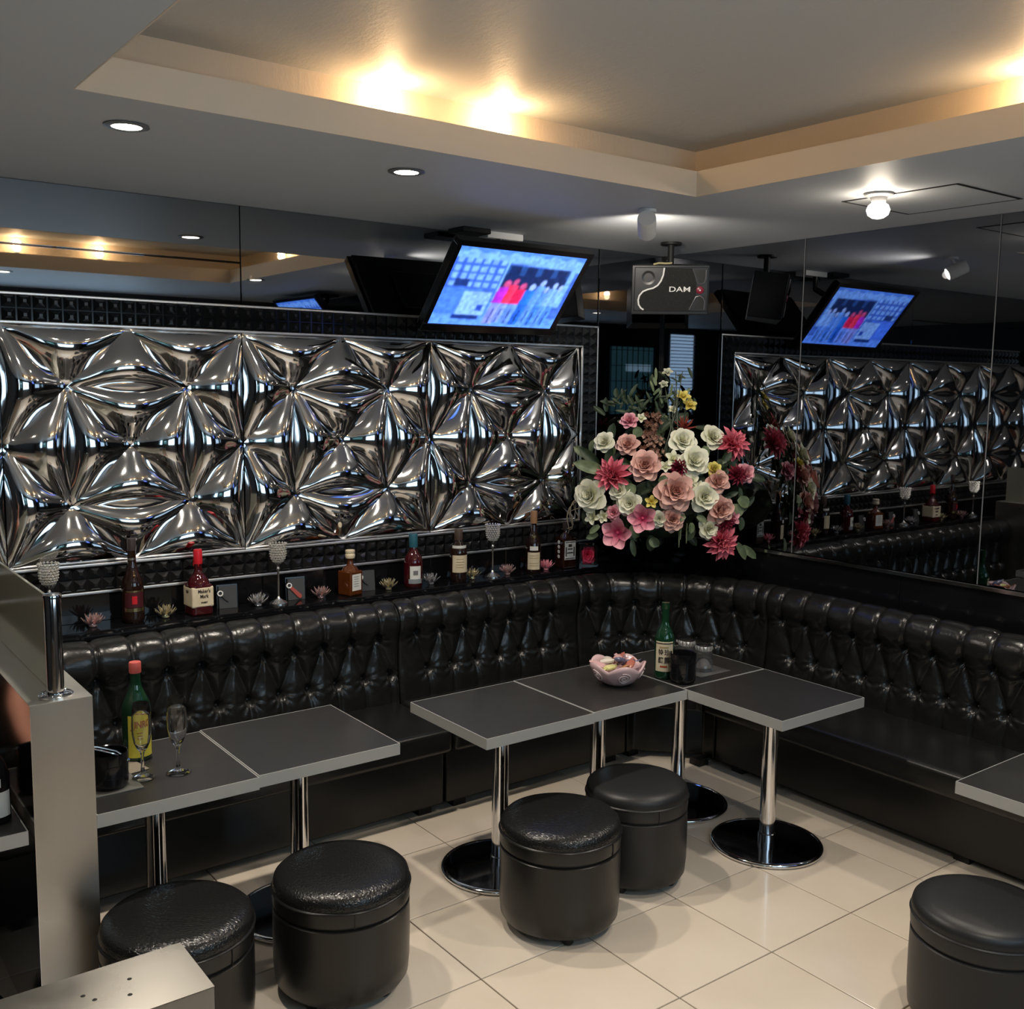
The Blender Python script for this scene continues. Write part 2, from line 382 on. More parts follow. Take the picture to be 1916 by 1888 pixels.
for yy in (-.908, -1.823): pane('joint_strip', WR, -.0105, -.0085, yy - .002, yy + .002, .924, 2.379, M_grey, None, 0)
pane('ledge', WR, -.022, -.0005, -3.2, -.012, .905, .9225, M_psteel, 'narrow metal ledge under the mirrors')
pane('cladding_board', WR, -.010, -.0005, -1.48, -.012, .05, .9045, M_black)
pane('cladding_board', WR, -.010, -.0005, -3.2, -1.483, .05, .9045, M_black)
pane('corner_strip', WL, -.016, -.0085, -.018, -.0085, .82, 2.379, M_matt, None, 0)
pane('niche_panel', WL, -4.3, -.470, -.012, -.0005, .80, .904, M_shelf, 'glossy black strip behind the shelf ornaments')
pane('niche_panel', WL, -4.3, -.40, -.150, -.138, .05, .7815, M_black)

# ------------------------------------------------------------------ studded frame round the metal panels
PX = [-4.108, -3.228, -2.345, -1.460, -.578]; PZ0, PZ1 = 1.018, 1.890
fr = thing('studded_frame', 'black pyramid-studded frame with chrome rails round the metallic wall panels', 'frame', (-2.1, 0, .90))
ox, oz = -2.1, .90
XL, XR = -3.78, -.466
mb = MB(); mb.box(XL - ox, XR - ox, -.012, -.0005, .905 - oz, 1.016 - oz); mb.box(XL - ox, XR - ox, -.012, -.0005, 1.892 - oz, 1.996 - oz); mb.box(-.574 - ox, XR - ox, -.012, -.0005, 1.016 - oz, 1.892 - oz)
mb.obj('backing', M_black, fr)
for nm, (x0, x1, z0, z1) in dict(a=(XL, XR, 1.986, 1.997), b=(XL, -.572, 1.887, 1.898), c=(XL, -.572, 1.010, 1.021), d=(XL, XR, .904, .916), e=(-.474, -.466, .916, 1.988), f=(-.578, -.570, 1.020, 1.888)).items():
    B(x0 - ox, x1 - ox, -.026 if nm in 'bcf' else -.020, -.012, z0 - oz, z1 - oz).obj('rail', M_rail, fr, .0035, 3)
s_ = .0225; mbs = MB(); mbs.add([(-s_, 0, -s_), (s_, 0, -s_), (s_, 0, s_), (-s_, 0, s_), (-s_ * .25, -.017, -s_ * .25), (s_ * .25, -.017, -s_ * .25), (s_ * .25, -.017, s_ * .25), (-s_ * .25, -.017, s_ * .25)], [(0, 1, 5, 4), (1, 2, 6, 5), (2, 3, 7, 6), (3, 0, 4, 7), (4, 5, 6, 7), (3, 2, 1, 0)], smooth=False)
stud_me = mbs.mesh('stud'); stud_me.materials.append(M_stud)
def stud(x, z):
    o = link('stud', stud_me, None, fr, sharp=False); o.location = (x - ox, -.012, z - oz)
n_ = 65
for k in range(n_):
    x = XL + .03 + k * ((XR - .03) - (XL + .03)) / (n_ - 1)
    for z in (.9395, .988, 1.9185, 1.9665): stud(x, z)
for k in range(18):
    z = 1.043 + k * (1.869 - 1.043) / 17
    for x in (-.546, -.498): stud(x, z)

# ------------------------------------------------------------------ pillowed metal panels
def panel_mesh(wd, ht, n=18):
    A, Bn, E_, G_ = (.25, .75), (.75, .75), (.25, .25), (.75, .25)
    TL, TM, TR, LM, MM, RM, BL, BM, BR = (0, 1), (.5, 1), (1, 1), (0, .5), (.5, .5), (1, .5), (0, 0), (.5, 0), (1, 0)
    tris = [(A, TM, TL), (Bn, TR, TM), (A, Bn, TM), (A, MM, Bn), (E_, G_, MM), (E_, BM, G_), (E_, BL, BM), (G_, BM, BR), (A, TL, LM), (A, LM, E_), (E_, LM, BL), (Bn, RM, TR), (Bn, G_, RM), (G_, BR, RM), (A, E_, MM), (Bn, MM, G_)]
    mb = MB()
    for p, q_, r in tris:
        vs = []; idx = {}
        for i in range(n + 1):
            for j in range(n + 1 - i):
                a = i / n; b = j / n; c = max(0, 1 - a - b)
                h = .006 * 3 * (a * b + b * c + c * a) + .046 * (27 * a * b * c) ** .90
                u = a * p[0] + b * q_[0] + c * r[0]; v_ = a * p[1] + b * q_[1] + c * r[1]
                idx[(i, j)] = len(vs); vs.append(((u - .5) * wd, -.004 - h, v_ * ht))
        fs = []
        for i in range(n):
            for j in range(n - i):
                fs.append((idx[(i, j)], idx[(i, j + 1)], idx[(i + 1, j)]))
                if j < n - i - 1: fs.append((idx[(i + 1, j)], idx[(i, j + 1)], idx[(i + 1, j + 1)]))
        mb.add(vs, fs)
    me = mb.mesh('metal_panel')
    return me
bmn = None
names_p = ['metallic pillowed wall panel at the far left edge of the picture', 'metallic pillowed wall panel above the red-capped bottle, left of three', 'metallic pillowed wall panel in the middle, below the left of the television', 'metallic pillowed wall panel nearest the flowers, under the television']
for k in range(4):
    me = panel_mesh(PX[k + 1] - PX[k] - .004, PZ1 - PZ0)
    t = thing('wall_panel', names_p[k], 'wall panel', ((PX[k] + PX[k + 1]) / 2, -.0005, PZ0), 0, 'metallic pillowed panels')
    o = link('pillow_sheet', me, M_panel, t, sharp=False)
    hw = (PX[k + 1] - PX[k]) / 2 - .002
    B(-hw, hw, -.004, 0, 0, PZ1 - PZ0).obj('backing', M_black, t)

# ================================================================== SHELF BEHIND THE SOFA
SH = .80
sh = thing('back_shelf', 'long glossy black shelf behind the sofa under the metallic panels', 'shelf', (-1.9, 0, 0))
B(-4.3 + 1.9, -.40 + 1.9, -.165, -.013, SH - .018, SH).obj('board', M_shelf, sh, .002, 1)
B(-4.3 + 1.9, -.40 + 1.9, -.165, -.158, SH - .034, SH - .018).obj('front_lip', M_shelf, sh, .002, 1)

# ================================================================== SOFA UNITS
PROF = [(.022, .325), (.016, .40), (.006, .478), (.000, .55), (.000, .62), (.010, .655), (.018, .69), (.014, .725), (-.006, .755), (-.036, .770), (-.068, .764), (-.092, .735), (-.100, .69)]
def resample(P, n):
    P = np.array(P); d = np.r_[0, np.cumsum(np.hypot(*np.diff(P, axis=0).T))]
    # smooth (Catmull style through dense interpolation)
    s = np.linspace(0, d[-1], n); x = np.interp(s, d, P[:, 0]); z = np.interp(s, d, P[:, 1])
    k = np.ones(5) / 5
    for _ in range(2):
        xp = np.pad(x, 2, mode='edge'); zp = np.pad(z, 2, mode='edge'); xs = np.convolve(xp, k, 'valid'); zs = np.convolve(zp, k, 'valid'); x[2:-2] = xs[2:-2]; z[2:-2] = zs[2:-2]
    return s, x, z
def seg_dist(U, S, u0, s0, u1, s1):
    du, ds = u1 - u0, s1 - s0; L2 = du * du + ds * ds
    t = np.clip(((U - u0) * du + (S - s0) * ds) / L2, 0, 1)
    return np.hypot(U - u0 - t * du, S - s0 - t * ds)
def backrest(parent, path, L, first, pitch):
    """path(u) -> (x, y, nx, ny); tufted surface with two rows of buttons"""
    nu = int(L / .0065) + 1; ns = 90
    s, o_, z_ = resample(PROF, ns)
    u = np.linspace(0, L, nu)
    s1 = np.interp(.478, z_[:45], s[:45]); s2 = np.interp(.637, z_[:60], s[:60]); smax = s[-1]
    U, S = np.meshgrid(u, s, indexing='ij')
    D = np.full_like(U, 1.0); DV = np.minimum(U, L - U) + .002
    top = []; k = first
    while k < L - .03:
        if k > .03: top.append(k)
        k += pitch
    low = []; k = first - pitch / 2
    while k < L - .03:
        if k > .03: low.append(k)
        k += pitch
    rng = np.random.default_rng(int(L * 1000)); fold = np.zeros_like(U); dim = np.zeros_like(U)
    for b in top:
        DV = np.minimum(DV, seg_dist(U, S, b, s2, b + rng.uniform(-.012, .012), smax))
        for q_ in low:
            if abs(q_ - b) < pitch * .75: D = np.minimum(D, seg_dist(U, S, b, s2, q_, s1))
    for q_ in low:
        DV = np.minimum(DV, seg_dist(U, S, q_, s1, q_, 0))
    for (b, sb) in [(b, s2) for b in top] + [(b, s1) for b in low]:
        r = np.hypot(U - b, S - sb); th_ = np.arctan2(U - b, -(S - sb))
        dim += np.exp(-(r / .017) ** 2)
        fold += np.cos(th_ * 9 + rng.uniform(0, 6)) * np.exp(-((r - .035) / .024) ** 2) * (.35 + .65 * (np.cos(th_) > 0))
    H = .022 * (1 - np.exp(-D / .022)) + .012 * (1 - np.exp(-DV / .008)) - .016 - .020 * np.clip(dim, 0, 1) + .0030 * fold
    H += .002 * np.sin(U * 37 + S * 23) * np.sin(S * 41 - U * 9)
    P = np.array([path(x) for x in u])
    dox = np.gradient(o_, s); dz = np.gradient(z_, s); nl = np.hypot(dox, dz); no = dz / nl; nz = -dox / nl
    OO = o_[None, :] + no[None, :] * H; ZZ = z_[None, :] + nz[None, :] * H
    X = P[:, 0:1] + P[:, 2:3] * OO; Y = P[:, 1:2] + P[:, 3:4] * OO
    vs = np.stack([X, Y, ZZ], -1).reshape(-1, 3)
    I = np.arange(nu * ns).reshape(nu, ns)
    fs = np.stack([I[:-1, :-1], I[1:, :-1], I[1:, 1:], I[:-1, 1:]], -1).reshape(-1, 4).tolist()
    vl = vs.tolist()
    for e in (0, nu - 1):      # closed ends
        ring = [int(I[e, j]) for j in range(0, ns)]
        b0 = P[e]; ka = len(vl); vl += [[b0[0] - b0[2] * .10, b0[1] - b0[3] * .10, .325]]
        fs.append(ring + [ka] if e else [ka] + ring[::-1])
    me = bpy.data.meshes.new('backrest'); me.from_pydata(vl, [], fs); me.update()
    me.polygons.foreach_set('use_smooth', [len(p.vertices) == 4 for p in me.polygons])
    bo = link('backrest', me, M_tuft, parent, sharp=False)
    for (lst, sb) in ((top, s2), (low, s1)):
        for b in lst:
            i = int(round(b / L * (nu - 1))); j = int(np.argmin(abs(s - sb)))
            q_ = link('button', button_me, None, bo, sharp=False); p = vs[i * ns + j]
            q_.location = (p[0] + P[i, 2] * .004, p[1] + P[i, 3] * .004, p[2]); q_.rotation_euler = (0, 0, math.atan2(P[i, 3], P[i, 2]))
    return bo
mbs = MB().lathe([(.0095, -.003), (.0095, .001), (.0075, .004), (.004, .0058), (.0004, .0064)], 12, Matrix.Rotation(PI / 2, 4, 'Y'), cap1=False)
button_me = mbs.mesh('button'); button_me.materials.append(M_leather)
def cushion(parent, poly, z0, z1, bev):
    o = MB().prism(poly, z0, z1).obj('seat_cushion', M_leather, parent, bev, 4)
    for p in o.data.polygons: p.use_smooth = True
    return o
def feet(parent, pts):
    for x, y in pts: B(x - .03, x + .03, y - .03, y + .03, 0, .032).obj('foot', M_matt, parent)
def sofa_left(x0, x1, first, label):
    t = thing('tufted_sofa', label, 'sofa', (0, 0, 0), 0, 'black tufted banquette units')
    backrest(t, lambda u: (x0 + u, -.27, 0, -1), x1 - x0, first, .1245)
    cushion(t, [(x0 + .002, -.715), (x1 - .002, -.715), (x1 - .002, -.235), (x0 + .002, -.235)], .262, .362, .022)
    B(x0 + .004, x1 - .004, -.645, -.172, .03, .262).obj('base', M_leather, t, .006, 2)
    B(x0 + .006, x1 - .006, -.168, -.152, .03, .70).obj('back_board', M_matt, t)
    feet(t, [(x0 + .08, -.60), (x1 - .08, -.60), (x0 + .08, -.22), (x1 - .08, -.22)])
sofa_left(-3.278, -1.795, .02 + .124, 'black tufted sofa unit behind the tables with the yellow-label bottle')
sofa_left(-1.790, -.802, .09, 'black tufted sofa unit behind the pair of tables with the candy bowl')
sofa_left(-4.35, -3.440, .07, 'black tufted sofa unit in the neighbouring booth left of the half wall')
# corner unit
t = thing('corner_sofa', 'curved black tufted corner sofa unit in front of the flowers', 'sofa', (0, 0, 0), 0, 'black tufted banquette units')
ca, cb, ccx, ccy = .618, .66, -.798, -.93
_ph = np.linspace(0, PI / 2, 400); _ex = ccx + ca * np.sin(_ph); _ey = ccy + cb * np.cos(_ph)
_el = np.r_[0, np.cumsum(np.hypot(np.diff(_ex), np.diff(_ey)))]
def cpath(u):
    p = np.interp(u, _el, _ph); x = ccx + ca * math.sin(p); y = ccy + cb * math.cos(p)
    nx, ny = -math.sin(p) / ca, -math.cos(p) / cb; l = math.hypot(nx, ny); return (x, y, nx / l, ny / l)
backrest(t, cpath, float(_el[-1]), .07, .124)
arc = [(ccx + (ca + .03) * math.sin(a), ccy + (cb + .03) * math.cos(a)) for a in np.linspace(PI / 2, 0, 14)]
cushion(t, [(-.798, -.715), (-.625, -.905), (-.625, -.930)] + arc, .262, .362, .022)
arc2 = [(ccx + (ca + .085) * math.sin(a), ccy + (cb + .085) * math.cos(a)) for a in np.linspace(PI / 2, 0, 14)]
MB().prism([(-.798, -.645), (-.752, -.640), (-.527, -.860), (-.530, -.930)] + arc2, .03, .262).obj('base', M_leather, t, .006, 2)
feet(t, [(-.74, -.60), (-.57, -.88), (-.3, -.4)])
# right unit
t = thing('tufted_sofa', 'long black tufted sofa unit along the mirrored right wall', 'sofa', (0, 0, 0), 0, 'black tufted banquette units')
backrest(t, lambda u: (-.18, -.934 - u, -1, 0), 2.3, .075, .1245)
cushion(t, [(-.145, -.936), (-.625, -.936), (-.625, -3.23), (-.145, -3.23)][::-1], .262, .362, .022)
B(-.530, -.082, -3.23, -.938, .03, .262).obj('base', M_leather, t, .006, 2)
B(-.078, -.060, -3.23, -.938, .03, .70).obj('back_board', M_matt, t)
feet(t, [(-.48, -1.05), (-.48, -2.1), (-.48, -3.1), (-.15, -1.05), (-.15, -3.1)])

# ================================================================== TABLES
ZTB = .585
def table(x0, x1, y0, y1, label):
    cx, cy = (x0 + x1) / 2, (y0 + y1) / 2
    t = thing('pedestal_table', label, 'table', (cx, cy, 0), 0, 'dark square pedestal tables')
    a, b = (x1 - x0) / 2, (y1 - y0) / 2
    B(-a + .003, a - .003, -b + .003, b - .003, ZTB - .034, ZTB - .0002).obj('top', M_lam, t)
    mb = MB()
    for q0, q1, q2, q3 in ((-a, a, -b, -b + .0025), (-a, a, b - .0025, b), (-a, -a + .0025, -b + .0025, b - .0025), (a - .0025, a, -b + .0025, b - .0025)): mb.box(q0, q1, q2, q3, ZTB - .036, ZTB)
    mb.obj('edge_band', M_edge, t)
    MB().lathe([(.085, ZTB - .040), (.085, ZTB - .0345)], 24).obj('mounting_plate', M_matt, t)
    MB().lathe([(.0285, .018), (.0285, ZTB - .040)], 28).obj('pole', M_chrome, t)
    MB().lathe([(.033, .017), (.033, .050), (.029, .052)], 28, cap0=False, cap1=False).obj('collar', M_chrome, t)
    MB().lathe([(.198, .0), (.204, .003), (.207, .008), (.206, .014), (.201, .018), (.194, .0185), (.191, .016)], 64, cap1=False).obj('base_rim', M_chrome, t)
    MB().lathe([(.1925, .0160), (.15, .0180), (.08, .0195), (.028, .0205), (.0005, .0206)], 64, cap0=False, cap1=False).obj('base_plate', M_dchrome, t)
    return t
table(-2.130, -1.676, -1.397, -.935, 'dark pedestal table at the left end of the corner group')
table(-1.672, -1.213, -1.390, -.930, 'dark pedestal table carrying the pink candy bowl')
table(-1.209, -.746, -1.364, -.905, 'dark pedestal table in the sofa corner carrying the two inverted glasses')
table(-1.211, -.746, -1.824, -1.368, 'empty dark pedestal table at the right, in front of the right sofa')
table(-2.836, -2.372, -1.272, -.802, 'empty dark pedestal table right of the champagne flutes')
table(-3.282, -2.840, -1.284, -.812, 'dark pedestal table carrying the flutes, beside the half wall')
table(-3.905, -3.445, -1.284, -.812, 'dark pedestal table in the neighbouring booth left of the half wall')
table(-1.228, -.770, -2.91, -2.45, 'dark pedestal table cut by the right edge of the picture')

# ================================================================== STOOLS
def stool(x, y, r, h, croc, label, rz=0):
    t = thing('drum_stool', label, 'stool', (x, y, 0), rz, 'black drum stools')
    MB().lathe([(r * .80, .030), (r * .92, .032), (r * .965, .045), (r * .985, .09), (r * .99, .17), (r * .985, h - .080), (r * .96, h - .076)], 64).obj('body', M_leather if croc else M_soft, t)
    MB().lathe([(r * .945, h - .0765), (r * .945, h - .0695)], 64, cap0=False, cap1=False).obj('seam', M_matt, t)
    MB().lathe([(r * .95, h - .0705), (r * .985, h - .067), (r * .992, h - .05), (r * .988, h - .028)], 64).obj('lid_band', M_leather if croc else M_soft, t)
    MB().lathe([(r * .982, h - .031), (r * 1.0, h - .030), (r * 1.010, h - .027), (r * 1.0, h - .024), (r * .982, h - .023)], 64, cap0=False, cap1=False).obj('piping', M_leather if croc else M_soft, t)
    MB().lathe([(r * .984, h - .024), (r * .985, h - .012), (r * .965, h + .002), (r * .91, h + .012), (r * .75, h + .018), (r * .45, h + .021), (r * .2, h + .022), (.0006, h + .022)], 64, cap1=False).obj('cushion', M_croc if croc else M_soft, t)
    B(-.0008, .0008, -r * 1.0, -r * .98, h - .071, h - .026).obj('stitch_line', M_matt, t)
    for k in range(4):
        a = PI / 4 + k * PI / 2
        m_ = Matrix.Translation((r * .72 * math.cos(a), r * .72 * math.sin(a), 0))
        MB().lathe([(.013, 0), (.017, .006), (.017, .033)], 12, m_).obj('foot', M_plastic, t)
stool(-3.133, -1.440, .193, .330, True, 'black drum stool with textured top beside the half wall', .4)
stool(-2.676, -1.462, .194, .330, True, 'black drum stool with textured top in front of the empty left table', -.3)
stool(-1.958, -1.562, .194, .340, True, 'black drum stool with textured top in the middle of the picture', .3)
stool(-1.553, -1.487, .178, .335, False, 'smooth black drum stool behind the middle textured one', -.33)
stool(-1.392, -2.640, .182, .335, False, 'smooth black drum stool cut by the right edge of the picture', .2)

# ================================================================== HALF WALLS
pt = thing('half_wall', 'brushed steel half wall carrying the chrome post and glass pane', 'half wall', (-3.36, -1.30, 0))
PZ = .905
B(-.0725, .0725, .0015, 1.13, 0, PZ - .002).obj('core', M_matt, pt)
B(-.0725, .0725, 0, .0015, 0, PZ).obj('front_sheet', M_steel, pt)
B(-.0735, -.0725, 0, 1.13, 0, PZ).obj('polished_side_sheet', M_psteel, pt)
B(.0725, .0735, 0, 1.13, 0, PZ).obj('side_sheet', M_steel, pt)
B(-.0735, .0735, 0, 1.13, PZ, PZ + .0015).obj('top_sheet', M_walltop, pt)
ps = thing('chrome_post', 'round chrome post standing on the end of the half wall', 'post', (-3.360, -1.245, PZ + .0015))
MB().lathe([(.042, 0), (.042, .004), (.038, .007), (.022, .008)], 40).obj('flange', M_chrome, ps)
MB().lathe([(.0205, .008), (.0205, .252), (.0195, .256)], 40).obj('tube', M_chrome, ps)
MB().lathe([(.0225, .250), (.0225, .256), (.0215, .259), (.001, .260)], 40).obj('cap', M_chrome, ps)
for k in range(3):
    a = k * 2 * PI / 3 + .6
    MB().lathe([(.005, .007), (.005, .009), (.003, .0105)], 10, Matrix.Translation((.032 * math.cos(a), .032 * math.sin(a), 0))).obj('screw', M_silver, ps)
gp = B(-.004, .004, 0, 1.02, 0, .245).obj('glass_pane', M_pane, None, .001, 1); gp.location = (-3.36, -1.222, PZ + .003)
tag(gp, 'clear glass pane on the half wall behind the chrome post', 'glass pane')
hw = thing('low_half_wall', 'low steel-topped half wall in the bottom left foreground', 'half wall', (-3.50, -2.625, 0))
B(-1.4, -.0015, -.064, .064, 0, PZ - .002).obj('core', M_matt, hw)
B(-1.4, 0, .064, .0655, 0, PZ).obj('side_sheet', M_steel, hw); B(-1.4, 0, -.0655, -.064, 0, PZ).obj('side_sheet', M_steel, hw)
B(-.0015, 0, -.064, .064, 0, PZ).obj('end_sheet', M_steel, hw)
B(-1.4, .0005, -.066, .066, PZ, PZ + .0015).obj('top_sheet', M_steeltop, hw)
for x, y in ((-.145, .012), (-.165, -.022), (-.085, .016), (-.095, -.02), (-.135, -.005)):
    MB().lathe([(.0032, PZ + .0016), (.0006, PZ + .0019)], 10, Matrix.Translation((x, y, 0)), cap1=False, cap0=False).obj('screw_hole', M_matt, hw)

# ================================================================== TELEVISION
tvx, tvu = V((.9992, .039, .009)).normalized(), V((.018, -.638, .770)); tvn = tvx.cross(tvu).normalized(); tvu = tvn.cross(tvx) * -1
tvu = tvn.cross(tvx).normalized()
if tvu.z < 0: tvu = -tvu
tvn = tvx.cross(tvu)          # points to the room? make it the facing direction
if tvn.y > 0: tvn = -tvn
Rm = Matrix((tvx, -tvn, tvu)).transposed().to_4x4()
tv = thing('television', 'flat television tilted down from the ceiling showing a blue street scene', 'television', (0, 0, 0))
Mt = Rm.copy(); Mt.translation = V((-1.272, -.335, 2.104)); tv.matrix_world = Mt
TW, TH = .687, .3864
mb = MB(); e = .026
mb.box(-TW / 2 - e, TW / 2 + e, -.006, .03, -TH / 2 - e - .012, -TH / 2); mb.box(-TW / 2 - e, TW / 2 + e, -.006, .03, TH / 2, TH / 2 + e)
mb.box(-TW / 2 - e, -TW / 2, -.006, .03, -TH / 2, TH / 2); mb.box(TW / 2, TW / 2 + e, -.006, .03, -TH / 2, TH / 2)
mb.obj('bezel', M_screenframe, tv, .003, 2)
B(-TW / 2 - .015, TW / 2 + .015, .030, .052, -TH / 2 - .02, TH / 2 + .015).obj('back_cover', M_plastic, tv, .008, 2)
B(-.20, .20, .052, .075, -.13, .10).obj('back_bulge', M_plastic, tv, .01, 2)
nx_, ny_ = 150, 84
def paint(u, v):
    c = np.array([.16, .36, .95])
    c = c * (0.9 + .25 * math.sin(u * 9 + v * 4))
    if v > .86: c = np.array([.20, .44, 1.0])
    if v < .16 + .10 * (u - .3) ** 2: c = np.array([.28, .55, 1.0]) if (v > .05 + .02 * math.sin(u * 40)) else np.array([.16, .38, .92])
    if u < .40 and .14 < v < .52:
        c = np.array([.10, .24, .70]) if (int(u * 46) % 3 == 0 or int(v * 30) % 3 == 0) else np.array([.30, .56, 1.0])
    if .06 < u < .17 and .40 < v < .50: c = np.array([.04, .10, .30])
    if u < .30 and .52 < v < .86: c = np.array([.14, .34, .98])
    if .17 < u < .385 and .55 < v < .86: c = np.array([.34, .60, 1.0]) if not (.31 < u < .36 and .72 < v < .80) else np.array([.06, .16, .60])
    if .15 < u < .36 and .86 < v < .92: c = np.array([.03, .09, .33])
    if .405 < u < .97 and .18 < v < .70:
        c = np.array([.02, .065, .20])
        if v < .30 and int(u * 23) % 3 == 0: c = np.array([.05, .16, .40])
        if .93 < u: c = np.array([.28, .55, .95])
    if .405 < u < .42 and .16 < v < .86: c = np.array([.30, .58, 1.0])
    people = [(.465, .38, .97, .05, (.55, .08, .75), (.35, .45, .95)), (.525, .35, .95, .035, (.85, .10, .22), (.30, .45, .95)), (.60, .40, .96, .045, (.80, .05, .20), (.22, .42, .95)), (.675, .40, .97, .042, (.06, .30, .85), (.05, .25, .80)), (.745, .34, .92, .034, (.22, .48, 1.0), (.20, .45, 1.0)), (.80, .42, .97, .030, (.18, .42, .95), (.12, .35, .90)), (.855, .36, .95, .032, (.30, .56, 1.0), (.20, .45, 1.0)), (.91, .39, .96, .034, (.30, .56, 1.0), (.16, .40, .95))]
    for (pu, v0, v1, wd, ct, cl) in people:
        pu2 = pu - .05 * (v - .5)
        if v0 < v < v1:
            hd = v0 + .085
            if v < hd:
                if ((u - pu2) / (wd * .55)) ** 2 + ((v - (v0 + .045)) / .045) ** 2 < 1: c = np.array([.42, .62, 1.0]) if ct[0] < .5 else np.array([.62, .16, .35])
            else:
                wv = wd * (1.0 if v < .68 else .8)
                if abs(u - pu2) < wv: c = np.array(ct if v < .68 else cl) * (.8 + .35 * (u - pu2 + wv) / (2 * wv))
                if v > .75 and abs(u - pu2) < .006: c = c * .35
    return c
vs = []; cs = []; fs = []
for j in range(ny_ + 1):
    for i in range(nx_ + 1):
        u, v = i / nx_, j / ny_; vs.append(((u - .5) * TW, 0, (.5 - v) * TH)); cs.append(paint(u, v))
for j in range(ny_):
    for i in range(nx_): k = j * (nx_ + 1) + i; fs.append((k, k + nx_ + 1, k + nx_ + 2, k + 1))
_rn = np.random.default_rng(2); _nz = np.kron(_rn.uniform(.72, 1.22, (29, 51)), np.ones((3, 3)))[:ny_ + 1, :nx_ + 1, None]
ca_ = np.array(cs).reshape(ny_ + 1, nx_ + 1, 3) ** 1.45 * _nz * np.array([.95, .86, 1.0])
for _ in range(2):
    pp = np.pad(ca_, ((1, 1), (1, 1), (0, 0)), mode='edge'); ca_ = (pp[1:-1, 1:-1] * 2 + pp[:-2, 1:-1] + pp[2:, 1:-1] + pp[1:-1, :-2] + pp[1:-1, 2:]) / 6
cs = [tuple(c) for c in ca_.reshape(-1, 3)]
o = MB().add(vs, fs, cs, False).obj('picture', M_tv, tv, sharp=False); o['label'] = 'lit screen with people standing at a street stall'
# ceiling bracket of the television
br = thing('television_bracket', 'black ceiling bracket with a white plate holding the television', 'bracket', (-1.14, -.10, ZC))
B(-.10, .10, -.03, .045, -.030, -.0005).obj('plate', M_white, br, .002, 1)
bc = V((-1.272, -.335, 2.104)) - tvn * .080 - V((-1.14, -.10, ZC))
MB().tube([(-.02, -.01, -.03), (-.02, -.005, -.10), tuple(bc)], .017, 10).obj('arm', M_plastic, br)
B(-.26, -.11, -.07, .05, -.022, -.0005).obj('ceiling_mount', M_matt, br, .003, 1)

tv2 = thing('television', 'second television on the right wall beyond the picture, seen in the left mirror', 'television', (0, 0, 0))
_n2 = V((-.766, 0, -.643)); _x2 = V((0, -1, 0)); _u2 = V((-.643, 0, .766))
M2 = Matrix((_x2, -_n2, _u2)).transposed().to_4x4(); M2.translation = V((-.36, -3.5, 2.17)); tv2.matrix_world = M2
for ch in tv.children:
    c = ch.copy(); COL.objects.link(c); c.parent = tv2
br2 = thing('television_bracket', 'black ceiling bracket of the second television, beyond the picture', 'bracket', (-.20, -3.5, ZC))
B(-.06, .06, -.08, .08, -.02, -.0005).obj('plate', M_matt, br2); MB().tube([(0, 0, -.02), (-.03, 0, -.09), (-.075, 0, -.145)], .017, 10).obj('arm', M_plastic, br2)

# ================================================================== SPEAKER
sp_c = V((-.420, -.466, 2.1535))
fd = V((-.66, -.735, -.14)).normalized(); sx = V((0, 0, 1)).cross(-fd).normalized(); sx = -sx if sx.dot(V((.8, -.6, 0))) < 0 else sx
su = sx.cross(fd) ; su = -su if su.z < 0 else su
Ms = Matrix((sx, -fd, su)).transposed().to_4x4(); Ms.translation = sp_c
sk = thing('karaoke_speaker', 'black wall speaker with a white curve and silver struts in the corner', 'speaker', (0, 0, 0)); sk.matrix_world = Ms
k_ = .000264
def sp(X, Y): return ((X - 915) * k_, -(Y - 590) * k_)
poly = [(-.185, 0), (.178, 0), (.150, .17), (-.150, .17)]
MB().prism(poly, -.118, .112).obj('cabinet', M_plastic, sk, .004, 2)
mb = MB(); mb.box(-.171, .171, -.006, 0, -.101, .101); mb.obj('front_frame', mat('speaker_silver', (.026, .026, .028), .35, .3), sk, .003, 2)
curve = [(785, 215), (770, 340), (735, 440), (680, 520), (600, 570), (500, 595), (420, 630), (360, 700), (340, 780), (350, 860), (390, 920), (440, 950)]
gr = [sp(*p) for p in curve] + [sp(1250, 955), sp(1360, 710), sp(1360, 480), sp(1275, 225)]
mb = MB(); n = len(gr); vs = [V((x, -.0085, z)) for x, z in gr] + [V((x, -.005, z)) for x, z in gr]
mb.add(vs, [tuple(range(n)), tuple(range(2 * n - 1, n - 1, -1))] + [(i, n + i, n + (i + 1) % n, (i + 1) % n) for i in range(n)], smooth=False)
mb.obj('grille', add_bump(mat('speaker_grille', (.004, .004, .004), .6), 400, .8, .002, 'voronoi'), sk)
MB().tube([(sp(*p)[0], -.0105, sp(*p)[1]) for p in curve], .0042, 8).obj('white_curve', M_white, sk)
MH = Matrix.Rotation(PI / 2, 4, 'X'); hx_, hz_ = sp(510, 390)
MB().lathe([(.034, .004), (.034, .0095), (.030, .0095), (.010, .001), (.0005, .0015)], 28, Matrix.Translation((hx_, 0, hz_)) @ MH, cap0=False, cap1=False).obj('tweeter', M_plastic, sk)
for sgn in (-1, 1):
    px_, pz_ = sp(1440, 590 + sgn * 230)
    mb = MB().prism([(-.030, -.028), (.024, -.028), (.024, .028), (-.008, .028)] if sgn > 0 else [(-.008, -.028), (.024, -.028), (.024, .028), (-.030, .028)], .0061, .0068, Matrix.Translation((px_, 0, pz_)) @ MH)
    mb.obj('recess', M_matt, sk)
